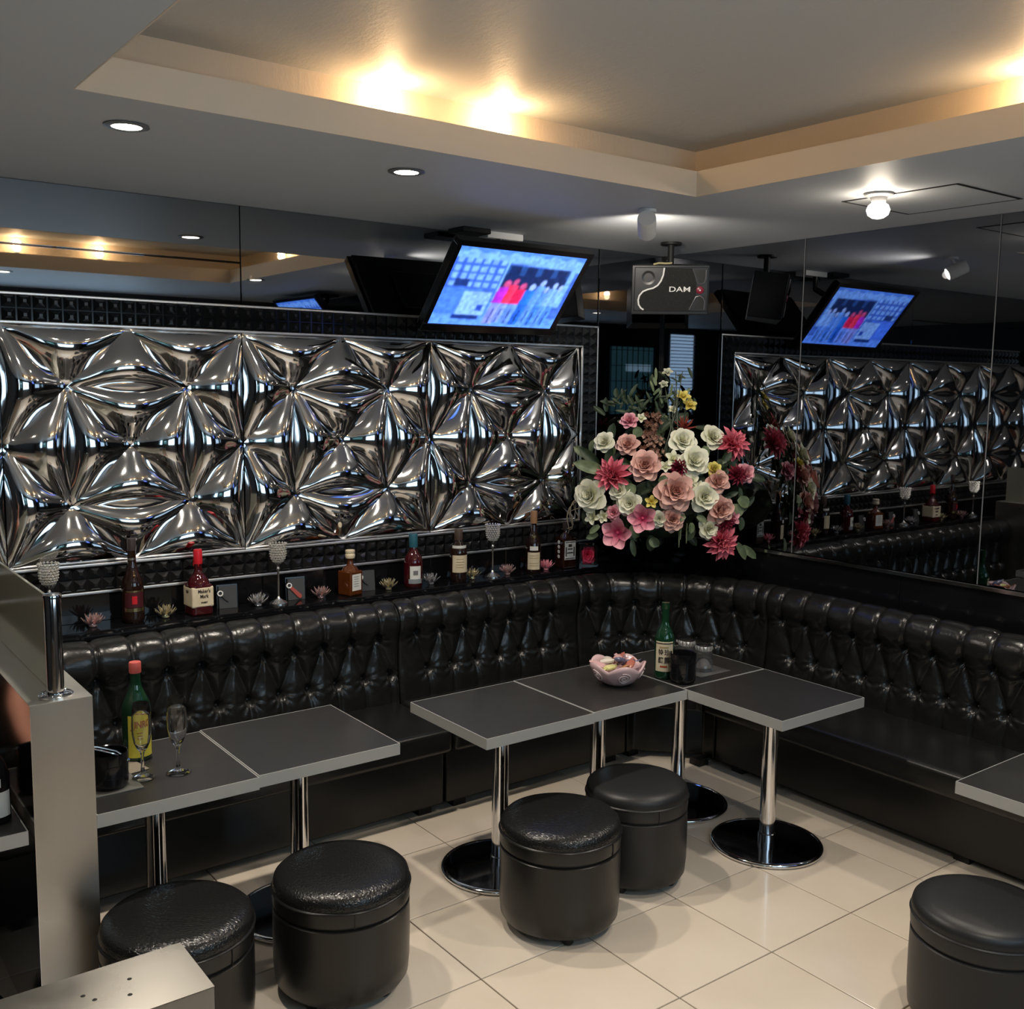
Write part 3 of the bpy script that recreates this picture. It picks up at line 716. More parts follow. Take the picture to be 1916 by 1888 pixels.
for pts in ([(1290, 235), (1345, 380), (1375, 480), (1440, 500), (1500, 470), (1520, 400), (1520, 250)], [(1250, 950), (1310, 820), (1360, 720), (1430, 700), (1490, 740), (1515, 800), (1510, 950)]):
    MB().tube([(sp(*p)[0], -.0085, sp(*p)[1]) for p in pts], .0036, 8).obj('silver_strut', mat('strut_silver', (.10, .10, .105), .35, .4), sk)
bx_, bz_ = sp(1425, 600)
MB().lathe([(.0175, .004), (.0175, .0105), (.0150, .0125), (.0004, .0130)], 24, Matrix.Translation((bx_, 0, bz_)) @ MH, cap0=False, cap1=False).obj('red_badge', M_badge, sk)
MB().prism([(-.004, -.004), (.004, -.004), (0, .005)], .0128, .0138, Matrix.Translation((bx_, 0, bz_)) @ MH).obj('badge_mark', M_white, sk)
dx_, dz_ = sp(1068, 592)
text_flat('lettering', 'DAM', .034, Matrix.Translation((dx_, -.0095, dz_)) @ MH, M_white, sk, 1.38, .0002)
sb = thing('speaker_bracket', 'black bracket hanging the speaker from the ceiling', 'bracket', (-.36, -.40, ZC))
MB().lathe([(.05, -.0005), (.05, -.012)], 20).obj('plate', M_matt, sb)
MB().tube([(0, 0, -.01), (0, 0, -.06), (0, 0, -.106)], .016, 10).obj('rod', M_matt, sb)
cl = MB().tube([(-.085, .0, .114), (-.06, -.004, .120), (-.035, 0, .1185), (-.012, -.004, .1185), (.0, 0, .121)], .0045, 8).obj('yellow_cord', mat('cream_cord', (.35, .31, .16), .6), sk)

# ================================================================== SHELF ORNAMENTS
SY = -.092
def crystal(x, y, label):
    t = thing('crystal_candle_holder', label, 'candle holder', (x, y, SH), 0, 'crystal candle holders')
    MB().lathe([(.036, 0), (.036, .004), (.024, .012), (.008, .022), (.0045, .03)], 28).obj('base', M_silver, t)
    MB().lathe([(.0042, .03), (.0042, .135), (.008, .140), (.0085, .146), (.004, .152), (.006, .160), (.012, .166), (.016, .170)], 20).obj('stem', M_silver, t)
    mb = MB(); bead = [(.006, 0, 0), (-.006, 0, 0), (0, .006, 0), (0, -.006, 0), (0, 0, .006), (0, 0, -.006)]; bf = [(0, 2, 4), (2, 1, 4), (1, 3, 4), (3, 0, 4), (2, 0, 5), (1, 2, 5), (3, 1, 5), (0, 3, 5)]
    rows = [(.020, .176), (.026, .186), (.029, .196), (.0305, .206), (.031, .216), (.031, .226), (.032, .236), (.034, .246)]
    for k, (r, z) in enumerate(rows):
        n = 16
        for i in range(n):
            a = 2 * PI * (i + .5 * (k % 2)) / n
            mb.add([(r * math.cos(a) + p[0], r * math.sin(a) + p[1], z + p[2]) for p in bead], bf, smooth=False)
    o = mb.obj('beaded_cup', M_crystal, t); o['label'] = 'cup of crystal beads'
crystal(-3.113, SY, 'crystal-beaded candle holder behind the chrome post'); crystal(-2.243, SY, 'crystal-beaded candle holder left of the red leather tag'); crystal(-1.167, SY, 'crystal-beaded candle holder right of the dark bottle with cream label')
def lotus_petal():
    mb = MB(); L, W_, n, m = .032, .0115, 4, 2; vs = []
    for i in range(n + 1):
        tt = i / n; wd = W_ * math.sin(PI * (tt * .86 + .10)) ** .8 * (1 if i < n else .05)
        for j in range(-1, 2): vs.append((tt * L, j * wd * .5, .014 * tt * tt + .003 * abs(j)))
    fs = [(i * 3 + j, i * 3 + 3 + j, i * 3 + 4 + j, i * 3 + 1 + j) for i in range(n) for j in range(2)]
    mb.add(vs, fs, smooth=False); return mb
PET = {}
def lotus(x, m, label, s=1.0):
    t = thing('lotus_ornament', label, 'ornament', (x, SY, SH), random.uniform(0, 1), 'glass lotus ornaments')
    if m.name not in PET:
        me = lotus_petal().mesh('petal'); me.materials.append(m); PET[m.name] = me
    MB().lathe([(.012, 0), (.015, .004), (.010, .012), (.006, .020), (.0004, .030)], 12, cap1=False).obj('heart', m, t)
    for n, tilt, sc, z in ((8, .22, 1.30, .006), (7, .60, 1.3, .008), (5, 1.0, 1.15, .010)):
        for i in range(n):
            o = link('petal', PET[m.name], None, t, sharp=False); a = 2 * PI * (i + .5 * (n % 2)) / n
            o.matrix_local = Matrix.Translation((.006 * math.cos(a), .006 * math.sin(a), z)) @ Matrix.Rotation(a, 4, 'Z') @ Matrix.Rotation(-tilt, 4, 'Y') @ Matrix.Scale(sc * s, 4)
for x, m, l in ((-2.968, M_lotus_p, 'pinkish glass lotus at the left end of the shelf'), (-2.703, M_lotus_g, 'gold glass lotus between the two dark left bottles'), (-2.331, M_lotus_s, 'silver glass lotus left of the middle candle holder'), (-2.054, M_lotus_p, 'pinkish glass lotus right of the red leather tag'), (-1.728, M_lotus_g, 'gold glass lotus left of the teal-capped bottle'), (-1.509, M_lotus_s, 'silver glass lotus right of the teal-capped bottle'), (-1.283, M_lotus_g, 'gold glass lotus touching the dark bottle with cream label'), (-1.079, M_lotus_p, 'pinkish glass lotus right of the last candle holder'), (-.844, M_lotus_hp, 'bright pink lotus between the two rightmost bottles')):
    lotus(x, m, l)

A0 = -1.86 + .15      # the labels look to the room, towards the seats
def bottle(name, x, y, z, prof, m, label, n=36, rz=0.0, group=None):
    t = thing(name, label, 'bottle', (x, y, z), rz, group)
    MB().lathe(prof, n).obj('glass_body', m, t)
    return t
G = 'bottles on the back shelf'
# tall dark rum bottle
t = bottle('rum_bottle', -2.823, SY, SH, [(.034, 0), (.039, .006), (.040, .02), (.040, .135), (.036, .160), (.022, .190), (.0155, .215), (.0145, .27)], M_dbrown, 'tall dark brown spirit bottle with a red emblem, leftmost on the shelf', group=G)
MB().lathe([(.0160, .235), (.0160, .243)], 24).obj('neck_ring', M_silver, t); MB().lathe([(.0155, .270), (.0155, .312), (.0145, .315)], 24).obj('cap', M_ink, t)
band(.0402, .045, .058, A0 - .9, A0 + .9).obj('gold_band', M_gold, t); band(.0402, .118, .124, A0 - .8, A0 + .8).obj('gold_band', M_gold, t)
band(.0402, .060, .117, A0 - .9, A0 + .9).obj('label', mat('wine_label', (.05, .006, .010), .5), t); band(.0410, .074, .104, A0 - .22, A0 + .22).obj('emblem', M_redwax, t)
# square red-wax bottle
t = thing('whisky_bottle', 'squat dark red whisky bottle with red wax cap and cream label', 'bottle', (-2.574, SY, SH), .05, G)
MB().prism([(-.043, -.034), (-.034, -.043), (.034, -.043), (.043, -.034), (.043, .034), (.034, .043), (-.034, .043), (-.043, .034)], 0, .118).obj('glass_body', M_dred, t, .006, 3)
MB().lathe([(.043, .112), (.040, .128), (.028, .148), (.016, .160), (.0145, .175), (.0145, .236)], 32).obj('shoulder', M_dred, t)
MB().lathe([(.0165, .196), (.0175, .205), (.0170, .246), (.0150, .252), (.001, .253)], 24).obj('wax_cap', M_redwax, t)
for a in (.3, 1.6, 2.9, 4.4): MB().tube([(.0165 * math.cos(a), .0165 * math.sin(a), .20), (.0158 * math.cos(a), .0158 * math.sin(a), .182 + .01 * math.sin(a * 3))], [.0028, .0016], 6).obj('wax_drip', M_redwax, t)
mb = MB(); mb.box(-.0442, .0442, -.0442, .0442, .030, .112); mb.obj('label', M_paper, t, .007, 2)
Mx = Matrix.Rotation(PI / 2, 4, 'X')
for tx, zz, sz in (("Maker's", .094, .020), ('Mark', .074, .020), ('WHISKY', .050, .009)):
    text_flat('lettering', tx, sz, Matrix.Translation((.004, -.0447, zz)) @ Mx, M_ink, t, .8, .0003)
text_flat('lettering', 'SIV', .017, Matrix.Translation((-.0447, 0, .090)) @ Matrix.Rotation(-PI / 2, 4, 'Z') @ Mx, M_ink, t, 1.0, .0003)
# square clear whisky bottle
t = thing('whisky_bottle', 'square half-full amber whisky bottle with white label and cream stopper', 'bottle', (-1.916, SY, SH), .30, G)
B(-.038, .038, -.038, .038, 0, .105).obj('glass_body', M_clearbrown, t, .007, 3)
MB().lathe([(.036, .103), (.030, .116), (.016, .126), (.0125, .135), (.0125, .160)], 28).obj('shoulder', M_clearbrown, t)
MB().lathe([(.019, .158), (.021, .165), (.021, .172), (.018, .178), (.021, .183), (.020, .192), (.001, .194)], 24).obj('stopper', M_paper, t)
B(-.026, .026, -.0387, -.0383, .022, .092).obj('label', M_wpaper, t)
for zz in (.080, .070, .060, .050, .040): B(-.016, .012, -.0391, -.0388, zz, zz + .0022).obj('print_line', M_grey, t)
A0 = -2.12 + .25
# teal-capped bottle
t = bottle('spirit_bottle', -1.602, SY, SH, [(.036, 0), (.041, .006), (.042, .02), (.042, .110), (.037, .135), (.020, .160), (.016, .172), (.0155, .20)], M_dred, 'dark red spirit bottle with a teal cap and white crest label', group=G)
MB().lathe([(.0185, .178), (.0195, .185), (.0195, .232), (.017, .238), (.001, .239)], 28).obj('cap', M_teal, t)
band(.0422, .020, .040, A0 - .75, A0 + .75).obj('lower_label', mat('grey_label', (.22, .24, .26), .5), t)
band(.0424, .040, .098, A0 - .6, A0 + .6).obj('crest_label', M_wpaper, t); band(.0432, .058, .078, A0 - .25, A0 + .25).obj('crest', M_grey, t)
# dark brown bottle, cream label
t = bottle('spirit_bottle', -1.361, SY, SH, [(.034, 0), (.039, .006), (.040, .02), (.040, .135), (.034, .160), (.020, .178), (.0165, .19), (.016, .21)], M_dbrown, 'dark brown spirit bottle with a large cream label', group=G)
MB().lathe([(.0185, .19), (.0195, .196), (.0195, .236), (.0175, .241), (.001, .242)], 28).obj('cap', mat('brown_cap', (.07, .045, .032), .45), t)
band(.0402, .045, .124, A0 - 1.0, A0 + 1.0).obj('label', M_paper, t); band(.0345, .155, .168, A0 - 1.2, A0 + 1.2).obj('neck_label', M_wpaper, t)
for zz in (.105, .092, .080, .068): band(.0409, zz, zz + .003, A0 - .55, A0 + .35).obj('print_line', mat('gold_print', (.36, .28, .15), .5), t)
A0 = -2.24 + .1
# tall wooden capped bottle
t = bottle('cognac_bottle', -.924, SY, SH, [(.034, 0), (.037, .006), (.038, .02), (.038, .120), (.034, .150), (.022, .180), (.015, .200), (.0135, .245)], M_dbrown, 'tall dark bottle with a wooden cap and cream rectangular label', group=G)
MB().lathe([(.0165, .236), (.017, .24), (.017, .292), (.016, .296), (.001, .297)], 24).obj('cap', M_cork, t)
band(.0382, .015, .098, A0 - .85, A0 + .85).obj('label', M_paper, t); band(.0375, .108, .128, A0 - .55, A0 + .55).obj('oval_label', M_wpaper, t); band(.0260, .162, .180, A0 - .5, A0 + .5).obj('gold_seal', M_gold, t)
for zz in (.082, .070, .045, .033): band(.0389, zz, zz + .0022, A0 - .6, A0 + .6).obj('print_line', mat('gold_print', (.36, .28, .15), .5), t)
# square bottle with ornate white label
t = thing('bourbon_bottle', 'square bourbon bottle with ornate white label and black cap, rightmost on the shelf', 'bottle', (-.721, SY, SH), -.10, G)
B(-.040, .040, -.040, .040, 0, .150).obj('glass_body', M_amber, t, .006, 3)
MB().lathe([(.038, .149), (.030, .162), (.016, .172), (.0135, .180), (.0135, .20)], 28).obj('shoulder', M_amber, t)
MB().lathe([(.0165, .188), (.0175, .194), (.0170, .228), (.001, .230)], 24).obj('cap', M_ink, t)
B(-.032, .032, -.0408, -.0402, .045, .138).obj('label', M_wpaper, t)
for (x0, x1, z0, z1) in ((-.028, .028, .130, .134), (-.028, .028, .049, .053), (-.014, .014, .095, .101), (-.018, .018, .076, .082), (-.010, .010, .108, .122), (-.027, -.020, .062, .108), (.020, .027, .062, .108)):
    B(x0, x1, -.0413, -.0409, z0, z1).obj('label_ornament', M_ink, t)
for k in range(4):
    z = .058 + k * .024; mb = MB()
    for j in range(5): a = j * 2 * PI / 5; mb.lathe([(.0050, .0402), (.0042, .0412), (.0004, .0416)], 8, Matrix.Translation((0, .006 * math.cos(a), z + .005 * math.sin(a))) @ Matrix.Rotation(-PI / 2, 4, 'Y'), cap0=False, cap1=False)
    mb.obj('rose_mark', M_wpaper, t)
# rose box
def petal_grid(L, W_, cup, curl, tip=.15, n=5, m=4):
    vs = []; ts = []
    for i in range(n + 1):
        tt = i / n; round_ = tip >= .5
        wd = W_ * (math.sin(PI * (.12 + .60 * tt)) ** .7 if round_ else (math.sin(PI * min(1, tt * .80 + .12)) ** .75) * (tip if i == n else 1))
        for j in range(m + 1):
            q_ = (j / m - .5) * 2
            vs.append(V(((tt - (.26 * q_ * q_ * tt * tt if round_ else 0)) * L, q_ * wd * .5, cup * q_ * q_ * wd + curl * L * tt * tt))); ts.append(tt)
    fs = [(i * (m + 1) + j, i * (m + 1) + j + m + 1, i * (m + 1) + j + m + 2, i * (m + 1) + j + 1) for i in range(n) for j in range(m)]
    return vs, fs, ts
def mix(a, b, t): return tuple(a[k] * (1 - t) + b[k] * t for k in range(3))
def flower_mesh(kind, R_, c0, c1, rng):
    mb = MB()
    if kind == 'rose': layers = [(3, 1.5, .50, .50, .7, -.1), (4, 1.3, .62, .68, .5, -.12), (5, 1.05, .78, .85, .35, -.15), (5, .75, .94, 1.0, .25, -.22), (5, .40, 1.0, 1.05, .15, -.25)]; tip = .6
    elif kind == 'peony': layers = [(5, 1.4, .45, .46, .6, .1), (6, 1.15, .62, .60, .5, 0), (6, .85, .80, .74, .4, -.08), (6, .52, .95, .84, .3, -.15), (6, .18, 1.0, .88, .2, -.12)]; tip = .6
    elif kind == 'dahlia': layers = [(6, 1.4, .38, .20, .9, .2), (8, 1.1, .60, .27, .8, .1), (10, .78, .80, .31, .7, 0), (11, .45, .95, .34, .6, -.05), (12, .12, 1.02, .34, .5, -.08)]; tip = .08
    elif kind == 'spider': layers = [(7, 1.2, .6, .12, .6, .2), (9, .8, .9, .12, .5, .1), (9, .4, 1.0, .12, .5, .2)]; tip = .05
    else: layers = [(5, .9, .5, .5, .4, .1), (5, .35, 1.0, .7, .3, 0)]; tip = .5
    for li, (n, tilt, ls, ws, cup, curl) in enumerate(layers):
        for i in range(n):
            vs, fs, ts = petal_grid(R_ * ls * rng.uniform(.92, 1.06), R_ * ws * rng.uniform(.9, 1.1), cup, curl, tip)
            a = 2 * PI * (i + .37 * li) / n + rng.uniform(-.12, .12)
            M = Matrix.Rotation(a, 4, 'Z') @ Matrix.Translation((R_ * .05, 0, R_ * .10 * (len(layers) - li) * .35)) @ Matrix.Rotation(-(tilt + rng.uniform(-.1, .1)), 4, 'Y')
            f = rng.uniform(.88, 1.08)
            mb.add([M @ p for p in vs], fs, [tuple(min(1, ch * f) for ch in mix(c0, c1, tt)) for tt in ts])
    return mb
t = thing('rose_box', 'small black gift box with a red preserved rose in its front', 'gift box', (-.575, SY, SH), -.62)
mb = MB(); mb.box(-.045, .045, .0, .04, 0, .105); mb.box(-.045, -.036, -.04, 0, 0, .105); mb.box(.036, .045, -.04, 0, 0, .105); mb.box(-.036, .036, -.04, 0, 0, .008); mb.box(-.036, .036, -.04, 0, .097, .105)
mb.obj('case', M_black, t)
fm = flower_mesh('rose', .036, (.45, .008, .03), (.80, .05, .12), random.Random(3)); me = fm.mesh('rose'); me.transform(Matrix.Translation((0, -.004, .053)) @ Matrix.Rotation(PI / 2, 4, 'X') @ Matrix.Diagonal((1.05, 1.5, .9, 1)))
link('rose', me, M_flower, t, sharp=False)
# key tags on cards
def keycard(x, label, red):
    t = thing('key_card', label, 'key card', (x, SY + .03, SH), -.15, 'dark cards with silver rings')
    M = Matrix.Rotation(-.14, 4, 'X')
    MB().box(-.035, .035, -.006, .004, 0, .088, M).obj('card', M_card, t)
    MB().box(-.041, .041, .006, .012, 0, .094, M).obj('stand', M_black, t)
    ring = [(-.030 + .0095 * math.cos(a), -.010, .060 + .0095 * math.sin(a)) for a in np.linspace(0, 2 * PI, 17)]
    MB().tube([M @ V(p) for p in ring], .0026, 6).obj('ring', M_white, t)
    if red: MB().prism([(-.030, .050), (-.018, .056), (.020, .020), (.022, .010), (.014, .004), (.004, .010)], .007, .012, M @ Matrix.Rotation(PI / 2, 4, 'X')).obj('leather_tag', M_redtag, t, .001, 1)
    else: MB().tube([M @ V(p) for p in ((-.027, -.010, .051), (-.012, -.008, .034), (.0, -.008, .026))], .0022, 6).obj('key_strap', M_matt, t)
keycard(-2.445, 'dark card with a silver ring right of the red-capped bottle', False); keycard(-2.151, 'dark card with a silver ring and red leather tag', True); keycard(-1.818, 'dark card with a silver ring right of the square whisky bottle', False)

# ================================================================== TABLE ITEMS
Z0 = ZTB + .0003
def flute(x, y, label, s=1.06):
    t = thing('champagne_flute', label, 'glass', (x, y, Z0), 0, 'champagne flutes')
    MB().lathe([(.0003, .001), (.030, .0008), (.0305, .002), (.022, .006), (.010, .012), (.0055, .020), (.0042, .034), (.0042, .062), (.0065, .072), (.014, .082), (.0205, .098), (.0245, .120), (.0255, .145), (.0240, .175), (.0215, .205), (.0203, .205), (.0228, .175), (.0242, .145), (.0232, .121), (.0192, .100), (.0125, .086), (.0003, .080)], 32, Matrix.Scale(s, 4), cap0=False, cap1=False).obj('bowl_and_stem', M_glass, t, sharp=False)
flute(-3.108, -1.100, 'clear champagne flute in front of the yellow-label bottle'); flute(-3.014, -1.118, 'clear champagne flute standing right of the yellow-label bottle', 1.09)
t = thing('soju_bottle', 'green glass bottle with yellow label and salmon cap on the left table', 'bottle', (-3.072, -.935, Z0))
MB().lathe([(.036, 0), (.0405, .005), (.041, .018), (.041, .150), (.038, .170), (.028, .193), (.018, .215), (.0145, .235), (.0142, .272)], 36).obj('glass_body', M_gdark, t)
MB().lathe([(.0165, .260), (.0172, .263), (.0172, .289), (.0160, .292), (.001, .293)], 28).obj('cap', M_pinkcap, t)
band(.0412, .014, .140, -1.857 - .62, -1.857 + 1.25, 26).obj('label', M_ylabel, t)
text_bent('lettering', 'JINRO', .030, .0421, -1.857 + .38, .112, M_redink, t, .80, .0006)
for zz, a in ((.085, .25), (.075, .2), (.065, .25)): band(.0419, zz, zz + .0025, -1.7 - a, -1.7 + a).obj('print_line', M_redink, t)
def ice_bucket(x, y, r, h, label, tongs=True, rz=0):
    t = thing('ice_bucket', label, 'ice bucket', (x, y, Z0 + .004), rz, 'black ice buckets')
    MB().lathe([(r * .90, 0), (r * .96, .004), (r, .014), (r * 1.0, h - .004), (r * .985, h), (r * .93, h - .002), (r * .92, .02), (.0005, .018)], 40, cap1=False).obj('pail', M_black, t)
    for z in (h * .33, h * .66): MB().lathe([(r * 1.001, z - .0025), (r * 1.012, z), (r * 1.001, z + .0025)], 40, cap0=False, cap1=False).obj('rib', M_black, t)
    if tongs:
        tg = thing('ice_tongs', 'chrome ice tongs lying across the rim of the left ice bucket', 'tongs', (x, y, Z0 + .004), rz + 2.6)
        for s in (-1, 1): MB().tube([(-.055, .006 * s, h - .03), (-.02, .010 * s, h - .005), (.03, .010 * s, h + .008), (.062, .001 * s, h + .012)], .0026, 6).obj('arm', M_chrome, tg)
    return t
pd = MB().prism([(-.07, -.06), (.075, -.06), (.075, .065), (-.07, .065)], 0, .003).obj('table_mat', M_pad, None); pd.location = (-3.203, -1.115, Z0); tag(pd, 'dark grey mat under the left ice bucket', 'mat')
ice_bucket(-3.203, -1.110, .052, .098, 'glossy black ice bucket on the table beside the half wall')
co = MB().prism([(-.048, -.048), (.048, -.048), (.048, .048), (-.048, .048)], 0, .003).obj('woven_coaster', M_coaster, None, .001, 1); co.location = (-3.128, -1.005, Z0); co.rotation_euler = (0, 0, .18); tag(co, 'woven brown coaster behind the left champagne flute', 'coaster')
# right group
t = thing('shochu_bottle', 'green glass bottle with a cream label of dark characters', 'bottle', (-1.166, -1.222, Z0))
MB().lathe([(.034, 0), (.0375, .005), (.038, .018), (.038, .148), (.036, .165), (.026, .188), (.0165, .208), (.0135, .225), (.0130, .285)], 36).obj('glass_body', M_gdark, t)
MB().lathe([(.0145, .270), (.0148, .274), (.0148, .294), (.001, .2955)], 24).obj('cap', M_gdark, t)
band(.0382, .032, .148, -2.37 - .95, -2.37 + .95, 26).obj('label', M_paper, t); band(.0389, .139, .143, -2.37 - .95, -2.37 + .95, 26).obj('dark_line', M_ink, t)
for tx, a, z in (('特', -.32, .105), ('醸', -.32, .075), ('珍', .28, .105), ('露', .28, .075)): text_bent('lettering', tx, .026, .0391, -2.40 + a, z, M_ink, t, .8, .0004)
band(.0389, .048, .055, -2.37 - .4, -2.37 + .3).obj('print_line', M_redink, t); band(.0389, .122, .130, -2.37 - .5, -2.37 + .4).obj('print_line', mat('gold_print', (.36, .28, .15), .5), t)
ice_bucket(-1.150, -1.305, .050, .110, 'glossy black ice bucket on the corner table beside the green bottle', False)
def tumbler(x, y, label):
    t = thing('inverted_tumbler', label, 'glass', (x, y, Z0), 0, 'inverted glass tumblers'); t.scale = (1.18, 1.18, 1.18)
    MB().lathe([(.031, 0), (.0285, .072), (.0275, .084), (.026, .087), (.0003, .087)], 28, cap0=False, cap1=False).obj('outer_wall', M_glass, t, sharp=False)
    MB().lathe([(.0305, 0), (.0278, .066), (.0003, .070)], 28, cap0=False, cap1=False).obj('inner_wall', M_glass, t, sharp=False)
    mb = MB()
    for i in range(14): a = i * 2 * PI / 14; mb.add([(.0285 * math.cos(a + d) * q_, .0285 * math.sin(a + d) * q_, z) for d, z, q_ in ((-.2, .070, 1), (.2, .070, 1), (.2, .086, .97), (-.2, .086, .97), (0, .078, 1.07))], [(0, 1, 4), (1, 2, 4), (2, 3, 4), (3, 0, 4)], smooth=False)
    mb.obj('cut_base', M_crystal, t)
tumbler(-.970, -1.247, 'clear cut-glass tumbler standing upside down, right of the two'); tumbler(-.968, -1.153, 'clear cut-glass tumbler standing upside down behind the ice bucket')
sl = B(-.085, .085, -.11, .11, 0, .002).obj('clear_tray', mat('tray_plastic', (.10, .10, .10), .15), None, .001, 1); sl.location = (-.93, -1.255, ZTB + .0003); sl.location = (-.968, -1.20, ZTB + .0003); tag(sl, 'thin dark tray under the inverted tumblers', 'tray')
for n_o in ('inverted_tumbler', 'inverted_tumbler.001'): bpy.data.objects[n_o].location.z = ZTB + .0026
# candy bowl
t = thing('candy_bowl', 'pink rose-shaped ceramic bowl full of wrapped candies', 'bowl', (-1.375, -1.185, Z0)); t.scale = (1.22, 1.22, 1.18)
mb = MB(); n, vs, fs = 64, [], []
prof = [(.020, 0), (.034, .002), (.055, .014), (.072, .034), (.081, .052), (.085, .066), (.080, .066), (.075, .052), (.066, .034), (.048, .018), (.0005, .012)]
for k, (r, z) in enumerate(prof):
    for i in range(n):
        a = 2 * PI * i / n; wob = (z / .066) ** 2; lob = abs(math.sin(a * 2.5 + .4)); vs.append((r * (1 + .02 * wob * lob) * math.cos(a), r * (1 + .02 * wob * lob) * math.sin(a), z + (.022 * wob * (lob - .45))))
for k in range(len(prof) - 1):
    for i in range(n): a = k * n + i; b = k * n + (i + 1) % n; fs.append((a, b, b + n, a + n))
fs.append(tuple(range(n - 1, -1, -1)))
mb.add(vs, fs).obj('bowl', M_bowl, t, sharp=False)
for k in range(5):
    ac = (k + .5) * 2 * PI / 5 - .16; pts = []
    for q_ in np.linspace(0, 1, 34):
        aa = q_ * 4.6 * PI; rr = .003 + .0195 * q_; du, dz2 = rr * math.cos(aa), rr * math.sin(aa) * .85
        zz = .036 + dz2; rb = np.interp(zz, [0, .002, .014, .034, .052, .07], [.02, .034, .055, .072, .081, .086]) + .001
        pts.append((rb * math.cos(ac + du / .075), rb * math.sin(ac + du / .075), zz))
    MB().tube(pts, .0019, 6).obj('rose_swirl', M_bowl2, t)
cl = ['red', 'pink', 'yellow', 'white', 'blue', 'orange']
pos = [(-.040, -.010, .050, 2, .2), (-.012, -.042, .050, 5, 1.2), (.020, -.030, .054, 0, .4), (.040, -.004, .052, 4, 2.0), (.012, .010, .064, 1, .9), (-.022, .022, .060, 3, 2.4), (.030, .036, .056, 0, .1), (-.045, .028, .050, 1, 1.7), (.0, -.012, .068, 4, .3), (.0, .045, .058, 3, 1.1)]
where = ['at the left of the bowl', 'at the front of the bowl', 'near the front right of the bowl', 'at the right of the bowl', 'in the middle of the heap', 'left of the middle', 'at the back right of the bowl', 'at the back left of the bowl', 'on top of the heap', 'at the back of the bowl']
for (x, y, z, c, r), wh in zip(pos, where):
    ct = thing('wrapped_candy', cl[c] + ' wrapped candy ' + wh, 'candy', (-1.375 + x * 1.25, -1.185 + y * 1.25, Z0 + z * 1.18 + .002), r, 'candies in the pink bowl'); ct.scale = (1.5, 1.5, 1.4)
    MB().lathe([(.004, -.019), (.009, -.017), (.0115, -.009), (.0118, 0), (.0115, .009), (.009, .017), (.004, .019)], 10, Matrix.Translation((0, 0, .009)) @ Matrix.Rotation(.18 * (c - 2), 4, 'Y') @ Matrix.Diagonal((1, 1, .62, 1)) @ Matrix.Rotation(PI / 2, 4, 'Y')).obj('sweet', M_candy[c], ct)
    for s in (-1, 1): MB().add([(s * .017, 0, .009 - s * .003 * (c - 2)), (s * .031, -.010, .012 - s * .005 * (c - 2)), (s * .028, -.003, .007 - s * .005 * (c - 2)), (s * .032, .003, .012 - s * .005 * (c - 2)), (s * .028, .010, .008 - s * .005 * (c - 2))], [(0, 1, 2), (0, 2, 3), (0, 3, 4)], smooth=False).obj('wrapper_twist', M_candy[c], ct)

# neighbouring booth table items
t = thing('wine_bottle', 'dark bottle with a white label on the table left of the half wall', 'bottle', (-3.500, -1.175, Z0))
MB().lathe([(.034, 0), (.038, .006), (.038, .120), (.030, .150), (.016, .175), (.0145, .185), (.0145, .235)], 32).obj('glass_body', M_black, t)
band(.0382, .02, .085, -2.6, -.6).obj('label', M_wpaper, t); band(.0382, .098, .120, -1.9, -1.3).obj('round_seal', M_wpaper, t)
MB().lathe([(.016, .215), (.016, .245), (.001, .246)], 20).obj('cap', M_ink, t)
ice_bucket(-3.505, -1.010, .052, .115, 'glossy black ice bucket on the table left of the half wall', False)

# ================================================================== FLOWERS IN THE CORNER
fb = V((-.42, -.42, 0)); fdir = V((-.66, -.75, 0)).normalized(); fx = V((.75, -.66, 0)).normalized()
pe = thing('flower_pedestal', 'black pedestal in the corner behind the curved sofa', 'pedestal', (-.165, -.165, 0))
MB().lathe([(.13, 0), (.13, .02), (.11, .03), (.11, .76), (.13, .77), (.13, .80)], 40).obj('column', M_black, pe, sharp=True)
fa = thing('flower_arrangement', 'large arrangement of cream, peach and pink artificial flowers in the corner', 'flowers', (-.165, -.165, .80))
off = V((-.165, -.165, .80))
MB().lathe([(.06, 0), (.07, .01), (.09, .06), (.10, .12), (.09, .17), (.095, .18)], 36).obj('vase', M_black, fa)
MB().lathe([(.10, .175), (.16, .22), (.20, .30), (.17, .38), (.08, .44), (.001, .46)], 20, Matrix.Translation((-.135, -.135, -.02)), cap0=True, cap1=False).obj('moss_core', M_leafg, fa)
K = 1 / 385.2
def fpos(px_, py_, lift=0.0):
    a = (px_ - 1230) * K; b = 1.1 - (py_ - 955.5) * K
    q_ = 1 - (a / .50) ** 2 - ((b - 1.12) / .36) ** 2
    d = .20 * math.sqrt(max(0, q_)) + lift - .03
    p = fb + fx * a + fdir * d + V((0, 0, b))
    nrm = (fdir * .95 + fx * (a / .50) * .75 + V((0, 0, (b - 1.08) / .36 * .45 + .05))).normalized()
    return p, nrm
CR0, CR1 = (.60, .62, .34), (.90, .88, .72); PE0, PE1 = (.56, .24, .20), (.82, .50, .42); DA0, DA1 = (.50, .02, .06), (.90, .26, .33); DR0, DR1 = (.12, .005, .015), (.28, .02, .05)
PK0, PK1 = (.55, .06, .16), (.90, .46, .50); YE0, YE1 = (.55, .40, .04), (.82, .72, .20); BR0, BR1 = (.14, .05, .03), (.40, .24, .17)
